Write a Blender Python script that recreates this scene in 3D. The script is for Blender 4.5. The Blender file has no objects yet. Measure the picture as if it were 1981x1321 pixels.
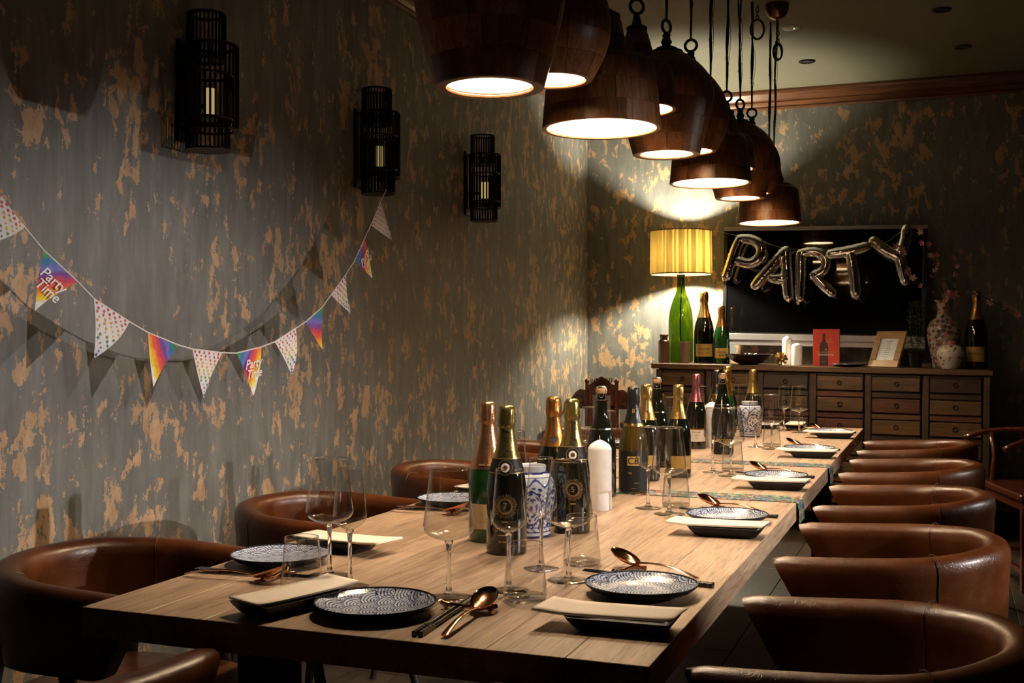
import bpy, bmesh, math, random
from mathutils import Vector, Matrix, noise as mnoise
random.seed(7)
PI = math.pi
SC = bpy.context.scene
COL = SC.collection

# ------------------------------------------------------------------ camera, world, lights, exposure
cam_d = bpy.data.cameras.new('camera')
cam_d.sensor_width = 36.0
cam_d.lens = 36.0 * 2188.0 / 1981.0
cam_d.shift_y = -5.5 / 1981.0
cam_d.clip_start = 0.02
cam = bpy.data.objects.new('camera', cam_d)
cam.location = (0, 0, 1.21)
cam.rotation_euler = (PI / 2, 0, math.radians(20.9))
COL.objects.link(cam)
SC.camera = cam

world = bpy.data.worlds.new('world')
SC.world = world
world.use_nodes = True
world.node_tree.nodes['Background'].inputs[0].default_value = (0.5, 0.45, 0.4, 1)
world.node_tree.nodes['Background'].inputs[1].default_value = 0.0

SC.view_settings.view_transform = 'Standard'
SC.view_settings.look = 'None'
SC.view_settings.exposure = 0.18
SC.view_settings.gamma = 1.0
SC.view_settings.use_curve_mapping = False

PENDANT_POWER = 720.0       # emission strength of each pendant bulb
LAMP_POWER = 2700.0          # table lamp bulb
# the bunting and sconces throw crisp double shadows on the left wall: two lamps on the wall opposite
SPOTS = [('wall_lamp_near_offscreen', (2.3, 2.7, 1.75), (-2.38, 2.75, 0.58), 300, 37), ('wall_lamp_far_offscreen', (2.3, 4.7, 1.75), (-2.38, 3.3, 0.58), 145, 37)]


def spot(name, loc, target, power, deg):
    d = bpy.data.lights.new(name, 'SPOT')
    d.energy = power
    d.color = (1.0, 0.93, 0.88)
    d.spot_size = math.radians(deg)
    d.spot_blend = 0.7
    d.shadow_soft_size = 0.012
    o = bpy.data.objects.new(name, d)
    o.location = loc
    o.rotation_euler = (Vector(target) - Vector(loc)).to_track_quat('-Z', 'Y').to_euler()
    COL.objects.link(o)


for a in SPOTS:
    spot(*a)

# ------------------------------------------------------------------ material helpers
MATS = {}


class NT:
    def __init__(self, name):
        m = bpy.data.materials.new(name)
        m.use_nodes = True
        self.m = m
        self.t = m.node_tree
        self.b = self.t.nodes['Principled BSDF']
        self.out = self.t.nodes['Material Output']

    def n(self, typ, **kw):
        nd = self.t.nodes.new(typ)
        for k, v in kw.items():
            if k == 'inp':
                for i, val in v.items():
                    nd.inputs[i].default_value = val
            else:
                setattr(nd, k, v)
        return nd

    def l(self, a, b):
        self.t.links.new(a, b)

    def coords(self, scale=(1, 1, 1), kind='Object', rand=False):
        tc = self.n('ShaderNodeTexCoord')
        mp = self.n('ShaderNodeMapping', inp={3: scale})
        self.l(tc.outputs[kind], mp.inputs[0])
        if rand:
            oi = self.n('ShaderNodeObjectInfo')
            ml = self.n('ShaderNodeMath', operation='MULTIPLY', inp={1: 37.0})
            self.l(oi.outputs['Random'], ml.inputs[0])
            self.l(ml.outputs[0], mp.inputs[1])
        return mp.outputs[0]

    def noise(self, vec, scale=5.0, detail=3.0, rough=0.5, dist=0.0):
        nd = self.n('ShaderNodeTexNoise')
        nd.inputs['Scale'].default_value = scale
        nd.inputs['Detail'].default_value = detail
        nd.inputs['Roughness'].default_value = rough
        nd.inputs['Distortion'].default_value = dist
        if vec is not None:
            self.l(vec, nd.inputs['Vector'])
        return nd.outputs['Fac']

    def ramp(self, fac, stops, interp='LINEAR'):
        nd = self.n('ShaderNodeValToRGB')
        nd.color_ramp.interpolation = interp
        el = nd.color_ramp.elements
        while len(el) < len(stops):
            el.new(0.5)
        for e, (p, c) in zip(el, stops):
            e.position = p
            e.color = (*c, 1) if len(c) == 3 else c
        self.l(fac, nd.inputs[0])
        return nd.outputs[0]

    def math(self, op, a, b=None, c=None):
        nd = self.n('ShaderNodeMath', operation=op)
        for i, v in enumerate((a, b, c)):
            if v is None:
                continue
            if isinstance(v, (int, float)):
                nd.inputs[i].default_value = v
            else:
                self.l(v, nd.inputs[i])
        return nd.outputs[0]

    def mix(self, fac, a, b, blend='MIX'):
        nd = self.n('ShaderNodeMix', data_type='RGBA', blend_type=blend)
        for i, v in ((0, fac), (6, a), (7, b)):
            if isinstance(v, (int, float)):
                nd.inputs[i].default_value = v
            elif isinstance(v, tuple):
                nd.inputs[i].default_value = (*v, 1)
            else:
                self.l(v, nd.inputs[i])
        return nd.outputs[2]

    def bump(self, h, strength=0.3, dist=0.005):
        nd = self.n('ShaderNodeBump')
        nd.inputs['Strength'].default_value = strength
        nd.inputs['Distance'].default_value = dist
        self.l(h, nd.inputs['Height'])
        self.l(nd.outputs[0], self.b.inputs['Normal'])

    def col(self, c):
        if isinstance(c, tuple):
            self.b.inputs['Base Color'].default_value = (*c, 1)
        else:
            self.l(c, self.b.inputs['Base Color'])

    def set(self, rough=None, metal=None, coat=None, spec=None, sheen=None):
        for k, v in (('Roughness', rough), ('Metallic', metal), ('Coat Weight', coat), ('Specular IOR Level', spec), ('Sheen Weight', sheen)):
            if v is not None:
                self.b.inputs[k].default_value = v
        if coat:
            self.b.inputs['Coat Roughness'].default_value = 0.06


def simple(name, c, rough=0.5, metal=0.0, coat=None, bump=None, var=0.12, spec=None):
    k = NT(name)
    v = k.coords()
    f = k.noise(v, 40, 3)
    k.col(k.mix(f, tuple(x * (1 - var) for x in c), tuple(min(1, x * (1 + var)) for x in c)))
    k.set(rough, metal, coat, spec)
    if bump:
        k.bump(k.noise(v, bump[0], 4, 0.6), bump[1], bump[2] if len(bump) > 2 else 0.004)
    MATS[name] = k.m
    return k.m


def wallpaper():
    k = NT('wallpaper')
    # two vertical-streak scales of flaked ochre over distressed grey
    v1 = k.coords((1, 1, 0.62))
    v2 = k.coords((1, 1, 0.18))
    big = k.noise(v1, 17.0, 6, 0.60, 0.3)
    dens = k.noise(v1, 2.3, 2, 0.5)
    strk = k.noise(v2, 38, 4, 0.65)
    fine = k.noise(k.coords(), 120, 3, 0.7)
    h = k.math('ADD', k.math('MULTIPLY', big, 1.0), k.math('MULTIPLY', k.math('SUBTRACT', strk, 0.5), 0.30))
    h = k.math('ADD', h, k.math('MULTIPLY', k.math('SUBTRACT', fine, 0.5), 0.24))
    h = k.math('ADD', h, k.math('MULTIPLY', k.math('SUBTRACT', dens, 0.5), 0.30))
    mask = k.ramp(h, [(0.0, (0, 0, 0)), (0.578, (0, 0, 0)), (0.592, (1, 1, 1)), (1, (1, 1, 1))])
    base = k.ramp(k.noise(v2, 16, 6, 0.7), [(0.28, (0.075, 0.08, 0.075)), (0.5, (0.14, 0.145, 0.134)), (0.72, (0.23, 0.235, 0.22))])
    cloud = k.noise(k.coords(), 1.4, 3, 0.6)
    base = k.mix(k.math('MULTIPLY', cloud, 0.5), base, (0.17, 0.16, 0.165))
    och = k.ramp(k.noise(v1, 30, 4, 0.7), [(0.3, (0.36, 0.225, 0.12)), (0.7, (0.52, 0.35, 0.215))])
    k.col(k.mix(mask, base, och))
    k.set(0.62)
    k.bump(k.math('ADD', mask, k.math('MULTIPLY', strk, 0.5)), 0.22, 0.003)
    MATS['wallpaper'] = k.m


def woodmat(name, dark, light, axis='y', gscale=1.0, rough=0.45, rnd=True, spread=0.35, bump=0.12, coat=None):
    k = NT(name)
    s = [22.0 * gscale] * 3
    s['xyz'.index(axis)] = 1.6 * gscale
    v = k.coords(tuple(s), rand=rnd)
    g = k.noise(v, 2.2, 6, 0.6, 0.5)
    s2 = [150.0 * gscale] * 3
    s2['xyz'.index(axis)] = 5.0 * gscale
    pores = k.noise(k.coords(tuple(s2), rand=rnd), 2.0, 2, 0.5)
    c = k.ramp(g, [(0.28, dark), (0.5, tuple((a + b) / 2 for a, b in zip(dark, light))), (0.75, light)])
    c = k.mix(k.ramp(pores, [(0.54, (0, 0, 0)), (0.66, (0.7, 0.7, 0.7))]), c, tuple(x * 0.55 for x in dark))
    if rnd:
        oi = k.n('ShaderNodeObjectInfo')
        hv = k.n('ShaderNodeHueSaturation')
        k.l(k.math('ADD', k.math('MULTIPLY', oi.outputs['Random'], spread), 1 - spread / 2), hv.inputs['Value'])
        k.l(c, hv.inputs['Color'])
        c = hv.outputs[0]
    k.col(c)
    k.set(rough, coat=coat)
    k.bump(k.math('ADD', g, pores), bump, 0.002)
    MATS[name] = k.m


def attr_mat(name, rough=0.3, coat=None, bump=None):
    k = NT(name)
    a = k.n('ShaderNodeVertexColor', layer_name='print')
    k.col(a.outputs[0])
    k.set(rough, coat=coat)
    if bump:
        k.bump(k.noise(k.coords(), bump[0], 3), bump[1], 0.002)
    MATS[name] = k.m


def thin_glass(name, tint=(0.97, 0.97, 0.965), rough=0.0, base=0.045):
    m = bpy.data.materials.new(name)
    m.use_nodes = True
    t = m.node_tree
    t.nodes.remove(t.nodes['Principled BSDF'])
    tr = t.nodes.new('ShaderNodeBsdfTransparent')
    tr.inputs[0].default_value = (*tint, 1)
    gl = t.nodes.new('ShaderNodeBsdfGlossy')
    gl.inputs['Roughness'].default_value = rough
    lw = t.nodes.new('ShaderNodeLayerWeight')
    lw.inputs[0].default_value = 0.5
    pw = t.nodes.new('ShaderNodeMath')
    pw.operation = 'POWER'
    pw.inputs[1].default_value = 4.0
    t.links.new(lw.outputs['Facing'], pw.inputs[0])
    ma = t.nodes.new('ShaderNodeMath')
    ma.operation = 'MULTIPLY_ADD'
    ma.inputs[1].default_value = 0.9
    ma.inputs[2].default_value = base
    t.links.new(pw.outputs[0], ma.inputs[0])
    mx = t.nodes.new('ShaderNodeMixShader')
    t.links.new(ma.outputs[0], mx.inputs[0])
    t.links.new(tr.outputs[0], mx.inputs[1])
    t.links.new(gl.outputs[0], mx.inputs[2])
    t.links.new(mx.outputs[0], t.nodes['Material Output'].inputs[0])
    MATS[name] = m


def solid_glass(name, c=(1, 1, 1)):
    m = bpy.data.materials.new(name)
    m.use_nodes = True
    t = m.node_tree
    t.nodes.remove(t.nodes['Principled BSDF'])
    g = t.nodes.new('ShaderNodeBsdfGlass')
    g.inputs['Color'].default_value = (*c, 1)
    g.inputs['Roughness'].default_value = 0.0
    g.inputs['IOR'].default_value = 1.48
    t.links.new(g.outputs[0], t.nodes['Material Output'].inputs[0])
    MATS[name] = m


def emit(name, c, s):
    m = bpy.data.materials.new(name)
    m.use_nodes = True
    t = m.node_tree
    t.nodes.remove(t.nodes['Principled BSDF'])
    e = t.nodes.new('ShaderNodeEmission')
    e.inputs[0].default_value = (*c, 1)
    e.inputs[1].default_value = s
    t.links.new(e.outputs[0], t.nodes['Material Output'].inputs[0])
    MATS[name] = m


def leather():
    k = NT('leather')
    v = k.coords(rand=True)
    big = k.noise(v, 7, 4, 0.6)
    c = k.ramp(big, [(0.3, (0.052, 0.0125, 0.0022)), (0.55, (0.095, 0.025, 0.0045)), (0.8, (0.15, 0.044, 0.009))])
    cr = k.n('ShaderNodeTexVoronoi', feature='DISTANCE_TO_EDGE', inp={'Scale': 26.0})
    wob = k.n('ShaderNodeVectorMath', operation='ADD')
    k.l(v, wob.inputs[0])
    nz = k.n('ShaderNodeTexNoise', inp={'Scale': 9.0})
    k.l(v, nz.inputs['Vector'])
    k.l(nz.outputs['Color'], wob.inputs[1])
    k.l(wob.outputs[0], cr.inputs['Vector'])
    crease = k.ramp(cr.outputs['Distance'], [(0.0, (0, 0, 0)), (0.035, (1, 1, 1))])
    scuff = k.math('MULTIPLY', k.ramp(k.noise(v, 60, 4, 0.7), [(0.6, (0, 0, 0)), (0.75, (1, 1, 1))]), 0.22)
    c = k.mix(scuff, c, (0.20, 0.085, 0.03))
    k.col(c)
    k.l(k.math('ADD', k.math('MULTIPLY', big, 0.25), 0.22), k.b.inputs['Roughness'])
    grain = k.noise(v, 240, 3, 0.6)
    k.bump(k.math('ADD', k.math('MULTIPLY', grain, 0.5), k.math('MULTIPLY', crease, 0.6)), 0.22, 0.002)
    MATS['leather'] = k.m


def runner():
    k = NT('batik')
    v = k.coords()
    vo = k.n('ShaderNodeTexVoronoi', inp={'Scale': 85.0})
    k.l(v, vo.inputs['Vector'])
    sep = k.n('ShaderNodeSeparateColor')
    k.l(vo.outputs['Color'], sep.inputs[0])
    c = k.ramp(sep.outputs[0], [(0.0, (0.02, 0.03, 0.03)), (0.24, (0.03, 0.16, 0.13)), (0.4, (0.36, 0.30, 0.03)), (0.52, (0.45, 0.42, 0.34)), (0.66, (0.5, 0.05, 0.06)), (0.76, (0.05, 0.1, 0.4)), (0.88, (0.1, 0.36, 0.1))], 'CONSTANT')
    edge = k.ramp(k.noise(v, 150, 2), [(0.50, (0, 0, 0)), (0.55, (1, 1, 1))])
    c = k.mix(k.math('MULTIPLY', edge, 0.92), c, (0.012, 0.015, 0.02))
    k.col(c)
    k.set(0.8)
    k.bump(k.noise(v, 400, 2), 0.3, 0.001)
    MATS['batik'] = k.m


def floral(name, base, sc, thr, stops):
    k = NT(name)
    v = k.coords()
    vo = k.n('ShaderNodeTexVoronoi', inp={'Scale': sc})
    k.l(v, vo.inputs['Vector'])
    sep = k.n('ShaderNodeSeparateColor')
    k.l(vo.outputs['Color'], sep.inputs[0])
    d = k.math('ADD', vo.outputs['Distance'], k.math('MULTIPLY', k.noise(v, sc * 3, 2), 0.35))
    m = k.ramp(d, [(thr, (1, 1, 1)), (thr + 0.05, (0, 0, 0))])
    c = k.ramp(sep.outputs[1], stops, 'CONSTANT')
    k.col(k.mix(m, base, c))
    k.set(0.14, coat=0.5)
    MATS[name] = k.m


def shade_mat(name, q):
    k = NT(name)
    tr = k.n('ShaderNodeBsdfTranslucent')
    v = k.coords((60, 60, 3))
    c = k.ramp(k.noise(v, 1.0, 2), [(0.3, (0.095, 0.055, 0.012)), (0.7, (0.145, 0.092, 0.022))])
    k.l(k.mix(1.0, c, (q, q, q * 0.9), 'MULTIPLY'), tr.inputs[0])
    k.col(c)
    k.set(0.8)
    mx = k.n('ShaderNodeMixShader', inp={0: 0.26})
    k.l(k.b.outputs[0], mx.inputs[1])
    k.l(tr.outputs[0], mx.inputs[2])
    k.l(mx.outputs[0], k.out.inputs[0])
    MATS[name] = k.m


def tv_mat():
    k = NT('tv_glass')
    k.col((0.003, 0.003, 0.0035))
    k.set(0.03, spec=0.7)
    MATS['tv_glass'] = k.m


def chrome():
    k = NT('foil_chrome')
    v = k.coords()
    k.col(k.mix(k.noise(v, 9, 2), (0.85, 0.85, 0.86), (0.95, 0.95, 0.95)))
    k.set(0.03, 1.0)
    sp = k.n('ShaderNodeSeparateXYZ')
    k.l(v, sp.inputs[0])
    seam = k.math('SUBTRACT', 1.0, k.math('MULTIPLY', k.math('ABSOLUTE', sp.outputs[1]), 60.0))
    seam = k.math('MAXIMUM', seam, 0.0)
    k.bump(k.math('ADD', k.math('MULTIPLY', k.noise(v, 18, 2, 0.5), 0.55), k.math('MULTIPLY', k.math('MULTIPLY', k.noise(v, 85, 2), seam), 1.6)), 0.7, 0.010)
    MATS['foil_chrome'] = k.m


wallpaper()
woodmat('oak', (0.28, 0.175, 0.104), (0.57, 0.40, 0.265), 'y', 1.0, 0.42, spread=0.34)
woodmat('floor_wood', (0.03, 0.02, 0.012), (0.07, 0.048, 0.03), 'y', 0.7, 0.45)
woodmat('mango_wood', (0.10, 0.034, 0.011), (0.29, 0.13, 0.052), 'z', 1.3, 0.36, spread=1.0, bump=0.2)
for nm, d, l in (('drawer_olive', (0.030, 0.013, 0.002), (0.125, 0.056, 0.010)), ('drawer_red', (0.035, 0.008, 0.002), (0.12, 0.034, 0.007)), ('drawer_dark', (0.014, 0.005, 0.002), (0.05, 0.019, 0.006))):
    woodmat(nm, d, l, 'x', 1.1, 0.55, spread=0.5, bump=0.5)
woodmat('sideboard_top_wood', (0.05, 0.021, 0.007), (0.15, 0.072, 0.026), 'x', 0.9, 0.5, bump=0.4)
woodmat('sideboard_wood', (0.018, 0.008, 0.004), (0.05, 0.022, 0.010), 'x', 0.9, 0.55, bump=0.4)
woodmat('rosewood', (0.05, 0.010, 0.006), (0.14, 0.032, 0.016), 'z', 1.2, 0.2, coat=0.4)
woodmat('crown_wood', (0.07, 0.022, 0.009), (0.17, 0.065, 0.027), 'x', 0.6, 0.3, rnd=False, coat=0.3)
woodmat('frame_wood', (0.27, 0.15, 0.06), (0.46, 0.29, 0.14), 'x', 2.0, 0.5)
leather()
runner()
simple('ceiling_paint', (0.15, 0.145, 0.105), 0.7, bump=(60, 0.1))
simple('dark_paint', (0.05, 0.045, 0.04), 0.75)
simple('black_metal', (0.012, 0.011, 0.010), 0.42, 0.6)
simple('bronze_metal', (0.030, 0.018, 0.010), 0.4, 0.8)
simple('brass', (0.22, 0.12, 0.05), 0.3, 1.0)
simple('black_wood', (0.010, 0.007, 0.005), 0.5)
simple('cable_black', (0.008, 0.008, 0.008), 0.6)
simple('liner_white', (0.86, 0.74, 0.56), 0.6)
simple('wax', (0.86, 0.83, 0.80), 0.45, bump=(30, 0.05))
simple('napkin_cloth', (0.90, 0.77, 0.62), 0.85, bump=(300, 0.03, 0.0006), var=0.03)
simple('plate_black', (0.009, 0.010, 0.014), 0.38, spec=0.25)
simple('copper', (0.62, 0.30, 0.16), 0.14, 1.0)
simple('chopstick_black', (0.008, 0.007, 0.008), 0.18)
simple('chopstick_silver', (0.35, 0.32, 0.30), 0.3, 0.8)
for nm, c, ro in (('foil_gold', (0.66, 0.42, 0.13), 0.27), ('foil_rose', (0.72, 0.38, 0.20), 0.26), ('foil_orange', (0.50, 0.22, 0.055), 0.3), ('foil_pink', (0.60, 0.20, 0.23), 0.3), ('foil_olive', (0.50, 0.37, 0.11), 0.26)):
    simple(nm, c, ro, 0.9, bump=(55, 0.35))
simple('foil_black', (0.010, 0.010, 0.011), 0.3, bump=(55, 0.4))
simple('bottle_dark', (0.006, 0.007, 0.004), 0.06, coat=0.5)
simple('bottle_green', (0.012, 0.055, 0.012), 0.05, coat=0.6)
simple('bottle_amber', (0.055, 0.036, 0.006), 0.05, coat=0.6)
simple('label_cream', (0.60, 0.44, 0.24), 0.6)
simple('label_white', (0.70, 0.62, 0.54), 0.6)
simple('label_black', (0.010, 0.009, 0.008), 0.5, spec=0.25)
simple('label_gold', (0.62, 0.40, 0.10), 0.4, 0.3)
simple('ink_dark', (0.02, 0.018, 0.018), 0.6)
simple('ink_gold', (0.60, 0.40, 0.16), 0.35, 0.6)
simple('ink_white', (0.82, 0.80, 0.78), 0.6)
simple('wire_silver', (0.55, 0.52, 0.48), 0.25, 1.0)
simple('cork', (0.42, 0.22, 0.10), 0.8)
simple('stoneware', (0.13, 0.065, 0.035), 0.35, coat=0.3)
simple('stoneware_pale', (0.22, 0.13, 0.08), 0.45)
simple('dark_bowl', (0.035, 0.015, 0.008), 0.3, coat=0.2)
simple('red_print', (0.56, 0.045, 0.018), 0.5)
simple('bottle_print', (0.035, 0.012, 0.014), 0.4)
simple('paper', (0.72, 0.74, 0.78), 0.7)
simple('silver_metal', (0.55, 0.53, 0.56), 0.42, 0.7)
simple('tv_black', (0.010, 0.010, 0.011), 0.35)
simple('petal_pink', (0.62, 0.24, 0.27), 0.6)
simple('petal_pale', (0.70, 0.42, 0.40), 0.6)
simple('twig', (0.05, 0.022, 0.016), 0.7)
simple('leaf_green', (0.05, 0.10, 0.02), 0.55)
simple('leaf_dark', (0.02, 0.035, 0.012), 0.55)
simple('string_white', (0.72, 0.69, 0.68), 0.7)
simple('gold_leaf', (0.45, 0.28, 0.10), 0.4, 0.6)
simple('plastic_white', (0.62, 0.60, 0.56), 0.5)
simple('panel_grey', (0.25, 0.22, 0.21), 0.5)
simple('chrome_trim', (0.4, 0.4, 0.42), 0.2, 1.0)
attr_mat('plate_print', 0.16, 0.4, bump=(900, 0.08))
attr_mat('porcelain_print', 0.10, 0.6)
attr_mat('flag_print', 0.55)
thin_glass('clear_glass', base=0.05)
thin_glass('glass_rim', base=0.42)
thin_glass('foot_glass', (0.93, 0.93, 0.92), base=0.12)
thin_glass('green_glass', (0.26, 0.38, 0.07), base=0.06)
solid_glass('stem_glass')
emit('bulb_glow', (1.0, 0.81, 0.59), PENDANT_POWER)
emit('lamp_glow', (1.0, 0.90, 0.64), LAMP_POWER)
emit('candle_glow', (1.0, 0.72, 0.28), 0.38)
emit('led_green', (0.25, 1.0, 0.45), 3.0)
floral('vase_floral', (0.40, 0.36, 0.36), 46, 0.72, [(0.0, (0.30, 0.08, 0.09)), (0.3, (0.45, 0.22, 0.16)), (0.5, (0.06, 0.10, 0.07)), (0.7, (0.10, 0.05, 0.06)), (0.85, (0.5, 0.3, 0.25))])
floral('jar_floral', (0.62, 0.55, 0.48), 34, 0.42, [(0.0, (0.10, 0.04, 0.03)), (0.35, (0.36, 0.20, 0.05)), (0.55, (0.05, 0.035, 0.05)), (0.8, (0.40, 0.26, 0.1))])
shade_mat('lamp_shade_fabric', 1.0)
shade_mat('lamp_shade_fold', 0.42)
tv_mat()
chrome()

# ------------------------------------------------------------------ geometry helpers


def obj(name, me, mat=None, parent=None, loc=(0, 0, 0), rot=(0, 0, 0), smooth=None):
    if isinstance(me, bmesh.types.BMesh):
        m = bpy.data.meshes.new(name)
        me.to_mesh(m)
        me.free()
        me = m
    if mat and not me.materials:
        me.materials.append(MATS[mat])
    if smooth:
        for p in me.polygons:
            p.use_smooth = True
        if smooth != True:
            try:
                me.set_sharp_from_angle(angle=math.radians(smooth))
            except Exception:
                pass
    o = bpy.data.objects.new(name, me)
    o.location = loc
    o.rotation_euler = rot
    COL.objects.link(o)
    if parent:
        o.parent = parent
    return o


def tag(o, label=None, cat=None, group=None, kind=None):
    if label:
        o['label'] = label
    if cat:
        o['category'] = cat
    if group:
        o['group'] = group
    if kind:
        o['kind'] = kind
    return o


def thing(name, label, cat, loc=(0, 0, 0), rotz=0, group=None):
    o = bpy.data.objects.new(name, None)
    o.empty_display_size = 0.05
    o.location = loc
    o.rotation_euler = (0, 0, rotz)
    COL.objects.link(o)
    return tag(o, label, cat, group)


def dup(root, loc, rotz, label, group=None, rot=None):
    r = root.copy()
    COL.objects.link(r)
    r.location = loc
    r.rotation_euler = rot if rot else (0, 0, rotz)
    r['label'] = label
    if group:
        r['group'] = group
    for ch in KIDS(root):
        c = ch.copy()
        COL.objects.link(c)
        c.parent = r
        for g in KIDS(ch):
            d = g.copy()
            COL.objects.link(d)
            d.parent = c
    return r


def KIDS(o):
    return [x for x in COL.objects if x.parent == o]


def pyd(name, v, f):
    m = bpy.data.meshes.new(name)
    m.from_pydata(v, [], f)
    m.update()
    return m


def box(bm, c, s, rot=None, bev=0.0, seg=1):
    mt = Matrix.Translation(c)
    if rot is not None:
        mt = mt @ rot
    r = bmesh.ops.create_cube(bm, size=1.0, matrix=mt @ Matrix.Diagonal((*s, 1)))
    if bev > 0:
        es = list({e for v in r['verts'] for e in v.link_edges})
        bmesh.ops.bevel(bm, geom=es, offset=bev, segments=seg, affect='EDGES', profile=0.7)
    return bm


def boxm(c, s, bev=0.0, seg=1, rot=None):
    return box(bmesh.new(), c, s, rot, bev, seg)


def lathe(prof, n=32, close=False, bm=None, a0=0.0, a1=2 * PI, off=(0, 0, 0)):
    bm = bm or bmesh.new()
    full = abs(a1 - a0 - 2 * PI) < 1e-6
    k = n if full else n + 1
    rings = []
    for (r, z) in prof:
        if r < 1e-6 and full:
            rings.append([bm.verts.new((off[0], off[1], z + off[2]))] * k)
        else:
            rings.append([bm.verts.new((off[0] + r * math.cos(a0 + (a1 - a0) * i / n), off[1] + r * math.sin(a0 + (a1 - a0) * i / n), z + off[2])) for i in range(k)])
    m = len(rings)
    for j in range(m if close else m - 1):
        A, B = rings[j], rings[(j + 1) % m]
        for i in range(n if full else k - 1):
            q = [A[i], A[(i + 1) % k], B[(i + 1) % k], B[i]]
            u = []
            for x in q:
                if x not in u:
                    u.append(x)
            if len(u) >= 3:
                try:
                    bm.faces.new(u)
                except ValueError:
                    pass
    return bm


def smoothprof(pts, n=6):
    """catmull-rom through (r,z)"""
    out = []
    P = [pts[0]] + list(pts) + [pts[-1]]
    for i in range(1, len(P) - 2):
        p0, p1, p2, p3 = P[i - 1], P[i], P[i + 1], P[i + 2]
        for k in range(n):
            t = k / n
            out.append(tuple(0.5 * ((2 * b) + (-a + c) * t + (2 * a - 5 * b + 4 * c - d) * t * t + (-a + 3 * b - 3 * c + d) * t ** 3) for a, b, c, d in zip(p0, p1, p2, p3)))
    out.append(tuple(pts[-1]))
    return out


def tube(pts, r, n=8, bm=None, closed=False, caps=True):
    bm = bm or bmesh.new()
    pts = [Vector(p) for p in pts]
    rad = r if isinstance(r, (list, tuple)) else [r] * len(pts)
    N = len(pts)
    rings = []
    up = None
    for i, p in enumerate(pts):
        if closed:
            t = pts[(i + 1) % N] - pts[i - 1]
        else:
            t = pts[min(i + 1, N - 1)] - pts[max(i - 1, 0)]
        t.normalize()
        if up is None:
            up = Vector((0, 0, 1)) if abs(t.z) < 0.9 else Vector((1, 0, 0))
        u = (up - t * up.dot(t)).normalized()
        up = u
        w = t.cross(u)
        rings.append([bm.verts.new(p + (u * math.cos(2 * PI * k / n) + w * math.sin(2 * PI * k / n)) * rad[i]) for k in range(n)])
    for i in range(N if closed else N - 1):
        A, B = rings[i], rings[(i + 1) % N]
        for k in range(n):
            bm.faces.new((A[k], A[(k + 1) % n], B[(k + 1) % n], B[k]))
    if caps and not closed:
        bm.faces.new(rings[0][::-1])
        bm.faces.new(rings[-1])
    return bm


def torus(R, r, n=20, m=8, bm=None, mat=None):
    pts = [(R * math.cos(2 * PI * i / n), R * math.sin(2 * PI * i / n), 0) for i in range(n)]
    if mat is not None:
        pts = [mat @ Vector(p) for p in pts]
    return tube(pts, r, m, bm, closed=True)


def sphere(bm, c, r, sub=2, scale=(1, 1, 1)):
    bmesh.ops.create_icosphere(bm, subdivisions=sub, radius=r, matrix=Matrix.Translation(c) @ Matrix.Diagonal((*scale, 1)))
    return bm


def colour_mesh(me, fn, name='print'):
    a = me.color_attributes.new(name, 'FLOAT_COLOR', 'POINT')
    for i, v in enumerate(me.vertices):
        c = fn(v.co)
        a.data[i].color = (*c, 1)
    return me


def text_geo(s, size, shear=0.0, align='CENTER', bold=0.0, space=1.0):
    if s.startswith('~'):       # print too small to read: one dash for each word
        words = [int(q) for q in s[1:].split('-')]
        wd = [q * 0.42 * size for q in words]
        x = -(sum(wd) + 0.35 * size * (len(wd) - 1)) / 2
        v, f = [], []
        for w in wd:
            k, n = len(v), 6
            for i in range(n + 1):
                v += [(x + w * i / n, -0.2 * size, 0), (x + w * i / n, 0.2 * size, 0)]
            f += [(k + 2 * i, k + 2 * i + 2, k + 2 * i + 3, k + 2 * i + 1) for i in range(n)]
            x += w + 0.35 * size
        return v, f
    cu = bpy.data.curves.new('t', 'FONT')
    cu.body = s
    cu.size = size
    cu.shear = shear
    cu.align_x = align
    cu.align_y = 'CENTER'
    cu.resolution_u = 3
    cu.offset = bold
    cu.space_character = space
    o = bpy.data.objects.new('t', cu)
    COL.objects.link(o)
    dg = bpy.context.evaluated_depsgraph_get()
    me = bpy.data.meshes.new_from_object(o.evaluated_get(dg))
    v = [tuple(x.co) for x in me.vertices]
    f = [tuple(p.vertices) for p in me.polygons]
    bpy.data.objects.remove(o)
    bpy.data.curves.remove(cu)
    bpy.data.meshes.remove(me)
    return v, f


def text_mesh(s, size, mapper, **kw):
    v, f = text_geo(s, size, **kw)
    return pyd('lettering', [mapper(x, y) for x, y, z in v], f)


def wrap(R, z0, vertical=False, ang0=0.0, Rfun=None):
    """map flat text onto a cylinder whose front is -Y"""
    def fn(x, y):
        u, w = (x, y) if not vertical else (-y, x)
        rr = (Rfun(z0 + w) if Rfun else R) + 0.0006
        a = ang0 + u / max(rr, 1e-4)
        return (rr * math.sin(a), -rr * math.cos(a), z0 + w)
    return fn


def patch(R, z0, z1, half, n=14, m=1, thick=0.0004, Rfun=None):
    v, f = [], []
    for j in range(m + 1):
        z = z0 + (z1 - z0) * j / m
        for i in range(n + 1):
            a = -half + 2 * half * i / n
            rr = (Rfun(z) if Rfun else R) + thick
            v.append((rr * math.sin(a), -rr * math.cos(a), z))
    for j in range(m):
        for i in range(n):
            b = j * (n + 1) + i
            f.append((b, b + 1, b + n + 2, b + n + 1))
    return pyd('patch', v, f)


def struct(name, me, mat, parent=None, **kw):
    o = obj(name, me, mat, parent, **kw)
    if not parent:
        o['kind'] = 'structure'
    return o


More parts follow.
